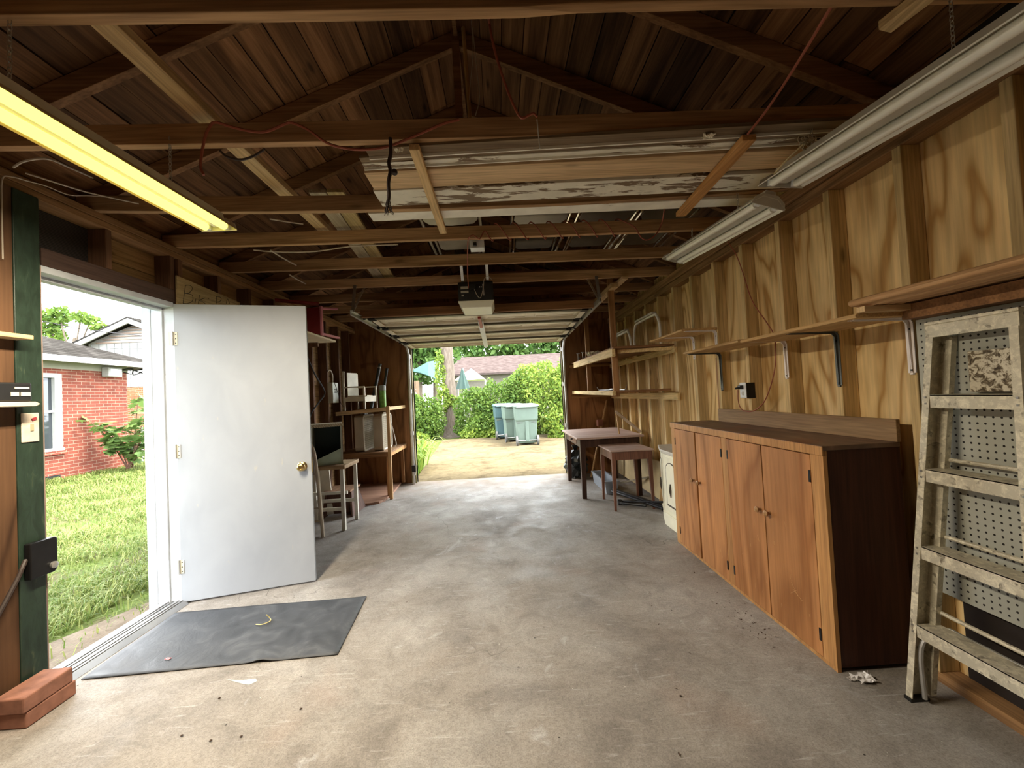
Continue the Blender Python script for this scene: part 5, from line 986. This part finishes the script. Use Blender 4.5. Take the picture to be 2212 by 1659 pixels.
t = thing('canopy', 'white tent canopy behind the closed green umbrella', 'canopy', (-1, 20, 0)); a_, c_, d_ = onY(980, 822, 19.5), onY(1018, 800, 20.5), onY(1048, 822, 19.5); z_ = a_.z
b = B(); b.add([(a_.x, 19.5, z_), (d_.x, 19.5, z_), (d_.x, 21.5, z_), (a_.x, 21.5, z_), (c_.x, 20.5, c_.z+.1)], [(0, 1, 4), (1, 2, 4), (2, 3, 4), (3, 0, 4), (3, 2, 1, 0)]); b.build('canvas', flat('white_canvas', (.75, .75, .75), .7), t)
for x in (a_.x, d_.x):
    for y in (19.5, 21.5): B().tube([(x, y, -.1), (x, y, z_)], .025, 6).build('pole', M_galv, t)
q = onY(896, 812, 16.5); t = thing('wood_fence', 'tan wooden fence panel behind the ivy hedge', 'fence', (q.x, 16.5, -.1)); b = B()
for k in range(9): b.box(q.x-1.1+k*.14, q.x-1.1+k*.14+.13, 16.5, 16.52, -.1, 2.05)
b.build('fence_boards', flat('tan_fence', (.17, .11, .065), .8), t)
# trash bins
M_binG = flat('sage_bin_plastic', (.095, .135, .11), .5, var=.06); M_binB = flat('blue_green_bin_plastic', (.045, .09, .098), .5, var=.06)
def bin_(label, x, y, a, mat):
    t = thing('trash_bin', label, 'trash bin', (x, y, -.035), 'wheeled trash bins on the driveway'); M = T(x, y, -.035) @ rotz(a)
    f = lambda hx, y0, y1, z: [M@Vector(v) for v in ((-hx, y0, z), (hx, y0, z), (hx, y1, z), (-hx, y1, z))]
    B().loft([f(.235, -.24, .26, .05), f(.25, -.25, .28, .12), f(.27, -.29, .33, .62), f(.29, -.32, .36, .66), f(.305, -.34, .40, 1.0)]).build('body', mat, t, bevel=.015)
    B().loft([f(.325, -.37, .43, .995), f(.33, -.375, .435, 1.03), f(.30, -.33, .40, 1.06), f(.22, -.22, .3, 1.08)]).build('lid', mat, t, bevel=.008)
    B().box(-.045, .045, -.30, -.24, .10, .70, M).build('rib', mat, t, bevel=.01)
    b = B(); b.tube([M@Vector((-.26, -.39, 1.0)), M@Vector((.26, -.39, 1.0))], .016, 8); b.build('handle', mat, t)
    for s in (-1, 1):
        B().tube([M@Vector((s*.25, -.27, .125)), M@Vector((s*.30, -.27, .125))], .125, 18).tube([M@Vector((s*.245, -.27, .125)), M@Vector((s*.306, -.27, .125))], .07, 14).build('wheel', flat('dusty_tyre', (.09, .09, .085), .7), t)
        B().prism([(s*.09, .60), (s*.26, .66), (s*.26, .56)], -.295, -.283, lambda u, z, y: M@Vector((u, y, z))).build('recess_shade', flat('recess_shade_paint', (.07, .09, .075), .6), t)  # shade below the moulded step, painted as darker plates
    B().tube([M@Vector((-.25, -.27, .125)), M@Vector((.25, -.27, .125))], .014, 8).build('axle', M_galv, t)
bin_('front sage green wheeled trash bin on the driveway', .66, 11.0, .03, M_binG); bin_('middle sage green trash bin, half hidden by the front one', .365, 11.9, .12, M_binG); bin_('blue-green trash bin, rearmost of the three on the driveway', .093, 12.8, .1, M_binB)
# strap-leaf plant at the jamb
t = thing('lily_plant', 'clump of long strap leaves outside the left garage jamb', 'plant', (-1.62, 7.4, -.1)); b = B(); rr = random.Random(12)
for i in range(120):
    p = Vector((-1.66+rr.uniform(-.16, .12), 7.7+rr.uniform(-.45, .8), -.1)); a = rr.uniform(0, 6.28); L = rr.uniform(.4, .75); d = Vector((math.cos(a), math.sin(a), 0)); s_ = Vector((-d.y, d.x, 0)); h = rr.uniform(.35, .6); P = [p+d*(L*k/5)**1.3*.9+Vector((0, 0, h*math.sin(min(1, k/5*1.0)*2.2)*1.1)) for k in range(6)]; W_ = [.012, .02, .022, .019, .013, .001]
    b.add([q+s_*(w_*e) for q, w_ in zip(P, W_) for e in (-1, 1)], [(2*k, 2*k+1, 2*k+3, 2*k+2) for k in range(5)])
b.build('leaves', leafmat('lily_leaf', (.1, .2, .025), (.3, .38, .07), .4), t)
# lawn grass
rs = np.random.RandomState(3); n_ = 210000; u = rs.rand(n_); yy = 1.6+11.0*rs.rand(n_)**1.35; x_lo = -1.2*yy; r_ = rs.rand(n_); xx = -2.55-(9.6)*r_**1.35
clump = np.sin(xx*3.1+1.7*np.sin(yy*2.3))*np.cos(yy*2.7+1.3*np.sin(xx*1.9)); keep = (rs.rand(n_) < .62+.5*clump) & (xx > -.98*yy-1.2) & (xx < -.62*yy+.8) & ((xx < -2.9) | (yy < 2.2) | (yy > 3.35) | (rs.rand(n_) < .06)) & (xx > -9.98)
xx, yy = xx[keep], yy[keep]; n_ = len(xx); a = rs.rand(n_)*6.283; h = .03+.06*rs.rand(n_)*(1+.6*clump[keep]); tl = .4+1.0*rs.rand(n_); wd = .0012+.0014*rs.rand(n_)+.0007*np.abs(xx); dx, dy = np.cos(a), np.sin(a)
V = np.stack([np.stack([xx-dy*wd, yy+dx*wd, np.full(n_, -.1)], -1), np.stack([xx+dy*wd, yy-dx*wd, np.full(n_, -.1)], -1), np.stack([xx+dx*h*tl*.4+dy*wd*.7, yy+dy*h*tl*.4-dx*wd*.7, -.1+h*.7], -1), np.stack([xx+dx*h*tl*.4-dy*wd*.7, yy+dy*h*tl*.4+dx*wd*.7, -.1+h*.7], -1), np.stack([xx+dx*h*tl, yy+dy*h*tl, -.1+h*.85], -1)], 1).reshape(-1, 3)
k = np.arange(n_)*5; me = bpy.data.meshes.new('lawn_grass'); me.from_pydata(V.tolist(), [], [tuple(q) for q in np.stack([k, k+1, k+2, k+3], 1).tolist()]+[tuple(q) for q in np.stack([k+3, k+2, k+4], 1).tolist()]); me.materials.append(leafmat('grass_blade', (.09, .155, .03), (.26, .28, .09), .35)); o = bpy.data.objects.new('lawn_grass', me); COL.objects.link(o); tag(o, 'patchy green lawn outside the side door', 'grass', kind='stuff')
# brick house
HX = -10.0; HY = 11.32; M_hb = bricktex('red_house_brick', (.19, .05, .032), (.14, .038, .026), (.25, .175, .13), .215, .077)
t = thing('brick_house', 'red brick house with grey shingle roof across the lawn', 'house', (HX, 7, -.1))
b = B().box(HX-6, HX, 9.65, HY, -.3, 2.41).box(HX-6, HX, 1, 8.6, -.3, 2.41).box(HX-6, HX, 8.6, 9.65, -.3, .56).box(HX-6, HX, 8.6, 9.65, 2.3, 2.41); b.build('wall', M_hb, t)
M_siding = flat('white_siding', (.3, .3, .285), .6, var=.05)
B().box(HX-6, HX+.015, 1, HY+.015, 2.41, 2.62).build('frieze_board', flat('cream_frieze', (.25, .24, .19), .6, var=.05), t)
mm = NT('grey_shingles', .95, 0, 0); c = mm.coord((1, 1, 1), False); sp = mm.n('SeparateXYZ', Vector=c); cv = mm.n('CombineXYZ', X=sp.outputs['Y'], Y=mm.n('Math', operation='MULTIPLY', i0=sp.outputs['Z'], i1=1.0).outputs[0])
br = mm.n('TexBrick', Vector=cv.outputs[0], Color1=(.042, .039, .036, 1), Color2=(.025, .023, .021, 1), Mortar=(.013, .012, .011, 1), Scale=1.0, Mortar_Size=.006, Brick_Width=.25, Row_Height=.06); mm.color(mm.mix(br.outputs['Color'], mm.ramp(mm.noise(c, 2, 5), [(.3, .8), (.7, 1.2)]), 1, 'MULTIPLY'))
ex, ey, ez = HX+.55, HY+.5, 2.66; rx_, rz_ = HX-4.6, 4.75; b = B()
b.add([(ex, 0, ez), (ex, ey, ez), (rx_, ey-5.0, rz_), (rx_, 0, rz_), (rx_-5.2, ey, ez), (rx_-5.2, 0, ez)], [(0, 1, 2, 3), (1, 4, 2), (4, 5, 3, 2)])
b.build('roof', mm.m, t); B().box(ex-.03, ex, 0, ey, ez-.14, ez-.005).box(HX-9, ex, ey-.03, ey, ez-.14, ez-.005).build('fascia', M_siding, t); B().box(HX, ex-.03, 0, ey-.03, ez-.05, ez-.035).box(HX-9, HX, HY, ey-.03, ez-.05, ez-.035).build('soffit', M_siding, t)
o = B().box(HX-.06, HX+.03, 9.5, 9.65, .6, 2.3).box(HX-.06, HX+.03, 8.6, 8.72, .6, 2.3).box(HX-.06, HX+.03, 8.72, 9.5, 2.2, 2.3).box(HX-.06, HX+.04, 8.55, 9.68, .56, .62).box(HX-.04, HX+.0, 8.7, 9.5, 1.42, 1.47).box(HX-.04, HX+.0, 9.08, 9.11, .6, 2.2).build('window_frame', M_siding, t)
mw = NT('window_glass', .08, 0, .6); mw.color((.03, .035, .04)); B().box(HX-.05, HX-.045, 8.7, 9.52, .6, 2.22).build('window_pane', mw.m, t)
B().box(HX, HX+.06, 8.5, 9.7, .48, .555).build('window_sill', M_hb, t); B().box(HX-.01, HX+.01, 9.2, 9.6, -.12, .02).build('crawl_vent', M_black, t)
t = thing('utility_box', 'white utility box under the brick house eave', 'utility box', (HX, 10.83, 2.28)); B().box(HX+.016, HX+.2, 10.6, 10.98, 2.27, 2.51).build('box', M_siding, t, bevel=.02); B().box(HX+.2, HX+.21, 10.64, 10.94, 2.31, 2.47).build('cover', M_white, t, bevel=.01)
b = B(); rr = random.Random(3)
for i in range(4): b.tube(spline([(HX+.1, 10.95, 2.45), (HX+.3, 11.1+rr.uniform(0, .2), 2.5+rr.uniform(-.15, .1)), (HX+.2, 11.3, 2.35+rr.uniform(-.1, .15)), (HX+.4, 11.5+rr.uniform(-.2, .1), 2.5+rr.uniform(-.2, .1))]), .012, 5)
b.build('wires', M_blackmetal, t)
# second house
t = thing('gable_house', 'house with white board-and-batten gable behind the brick house', 'house', (-13.6, 16, -.1)); B().box(-15.5, -9.5, 16, 22, -.3, 2.32).build('wall', bricktex('orange_house_brick', (.24, .1, .045), (.2, .08, .035), (.28, .22, .16), .215, .077, 'x'), t)
ga, gz = -13.62, 4.86; b = B().prism([(-15.5, 2.32), (-11.6, 2.32), (-11.6, 4.0), (ga, gz-.1), (-15.5, 4.05)], 15.98, 22, lambda a, z, y: (a, y, z)); b.build('gable_siding', M_siding, t)
b = B()
for k in range(14): x = -15.4+k*.28; b.box(x, x+.03, 15.955, 15.98, 2.32, min(4.0, 4.0))
b.build('batten', flat('batten_grey', (.2, .205, .2), .6), t); b = B()
for k in range(6): z = 4.02+k*.11; hw = (gz-.15-z)/.44; b.box(ga-hw, ga+hw, 15.93, 15.96, z, z+.05)
b.build('louvre', flat('louvre_brown', (.26, .19, .15), .7), t)
for s in (-1, 1): B().prism([(ga, gz), (ga+s*2.6, gz-2.6*.44), (ga+s*2.6, gz-2.6*.44-.17), (ga, gz-.19)], 15.5, 15.56, lambda a, z, y: (a, y, z)).build('barge_board', M_siding, t); B().prism([(ga, gz+.05), (ga+s*2.7, gz-2.7*.44+.05), (ga+s*2.7, gz-2.7*.44), (ga, gz)], 15.48, 22.3, lambda a, z, y: (a, y, z)).build('roof', mm.m, t)
# sapling, fence, tree, wires
t = thing('sapling', 'young broad-leaved sapling at the brick house corner', 'shrub', (-9.72, 10.9, -.1)); rr = random.Random(21); bs = B(); bl = B()
for i, (tx, ty, td) in enumerate(((192, 908, 10.0), (222, 925, 10.1), (245, 950, 10.3), (285, 912, 10.4), (300, 852, 10.5), (332, 862, 10.3), (335, 915, 10.2), (308, 950, 10.5), (338, 975, 10.2), (262, 975, 10.4))):
    base = Vector((-9.45+rr.uniform(-.08, .08), 10.7+rr.uniform(-.08, .08), -.1)); tip = onY(tx, ty, td); P = spline([base, base.lerp(tip, .5)+Vector((0, 0, .15)), tip], 6); bs.tube(P, [.018*(1-.7*k/(len(P)-1)) for k in range(len(P))], 5)
    for k in range(4, len(P)):
        for e in range(2):
            c = P[k]+Vector((rr.uniform(-.22, .22), rr.uniform(-.22, .22), rr.uniform(-.05, .08))); s_ = rr.uniform(.12, .21); yaw = rr.uniform(0, 6.28); R = rotz(yaw) @ Matrix.Rotation(rr.uniform(-1.0, 1.0), 4, 'X')
            ol = [(0, -.55), (.35, -.6), (.85, -.25), (.5, .05), (.7, .55), (.2, .45), (0, 1.0), (-.2, .45), (-.7, .55), (-.5, .05), (-.85, -.25), (-.35, -.6)]; bl.add([c]+[c+(R@Vector((u*s_, v_*s_, -.12*s_*(u*u+v_*v_)))) for u, v_ in ol], [(0, q+1, (q+1) % 12+1) for q in range(12)])
bs.build('stem', flat('reddish_stem', (.14, .07, .05), .7), t); bl.build('leaves', leafmat('sapling_leaf', (.08, .15, .04), (.17, .26, .075), .3), t)
t = thing('chain_link_gate', 'grey chain-link gate beside the brick house corner', 'gate', (-9.5, 11.7, -.1)); GX = (-10.0, -9.9, -8.4)
for x in GX: B().tube([(x, 11.75, -.1), (x, 11.75, .92)], .03, 8).build('post', M_galv, t)
for z in (.85, .05): B().tube([(-9.9, 11.75, z), (-8.4, 11.75, z)], .02, 8).build('rail', M_galv, t)
b = B()
for k in range(26):
    x = -10.4+k*.08
    for s in (1, -1):
        x0, z0, x1, z1 = (x, .05, x+.8, .85) if s > 0 else (x+.8, .05, x, .85)
        def clip(xa, za, xb, zb): 
            pts = []
            for xc, zc in ((xa, za), (xb, zb)):
                xcc = min(max(xc, -9.9), -8.4); pts.append((xcc, 11.75, za+(zb-za)*(xcc-xa)/(xb-xa)))
            return pts
        pp = clip(x0, z0, x1, z1)
        if (Vector(pp[0])-Vector(pp[1])).length > .03: b.tube(pp, .004, 4)
b.build('wire_mesh', M_galv, t)
t = thing('sky_tree', 'thin-crowned tree rising behind the grey shingle roof', 'tree', (-25, 25, -.1)); b = B().tube([(-25.3, 25, -.1), (-25.2, 25, 4.6), (-25.0, 25, 6)], [.22, .16, .1], 8); rr = random.Random(6)
for e in ((-27, 7.4), (-26, 7.8), (-24.6, 7.4), (-23.4, 6.6), (-24, 7.2), (-23.2, 6.1)): b.tube(spline([(-25.2, 25, 4.4), ((-25.2+e[0])/2, 25, (4.6+e[1])/2-.1), (e[0], 25, e[1])]), .045, 5)
b.build('trunk', M_bark, t); leaves('crown', L_ivy, [(-26.6, 25, 6.9, .9, .8, .75), (-25.9, 25, 7.4, .8, .7, .5), (-24.6, 25, 7.2, .5, .6, .35), (-23.6, 25, 6.5, .45, .5, .3), (-24.0, 25, 6.95, .5, .5, .3), (-23.5, 25, 5.9, .35, .4, .2), (-26.2, 25, 6.2, .7, .6, .4)], 1500, .14, t, 9, .5, .2)
for L, lab in (([(92, 694, 12), (200, 714, 13), (336, 728, 15)], 'sagging power line crossing above the grey shingle roof'), ([(238, 752, 15), (336, 755, 14)], 'power line crossing the white gable siding'), ([(300, 782, 11.6), (336, 800, 11)], 'service wire running from the brick house eave')): cable('power_line', lab, [onY(*q) for q in L]+[onY(L[-1][0]+120, L[-1][1]+12, L[-1][2])], .012, M_blackmetal, 'power line', 'overhead wires outside the side door', 5)
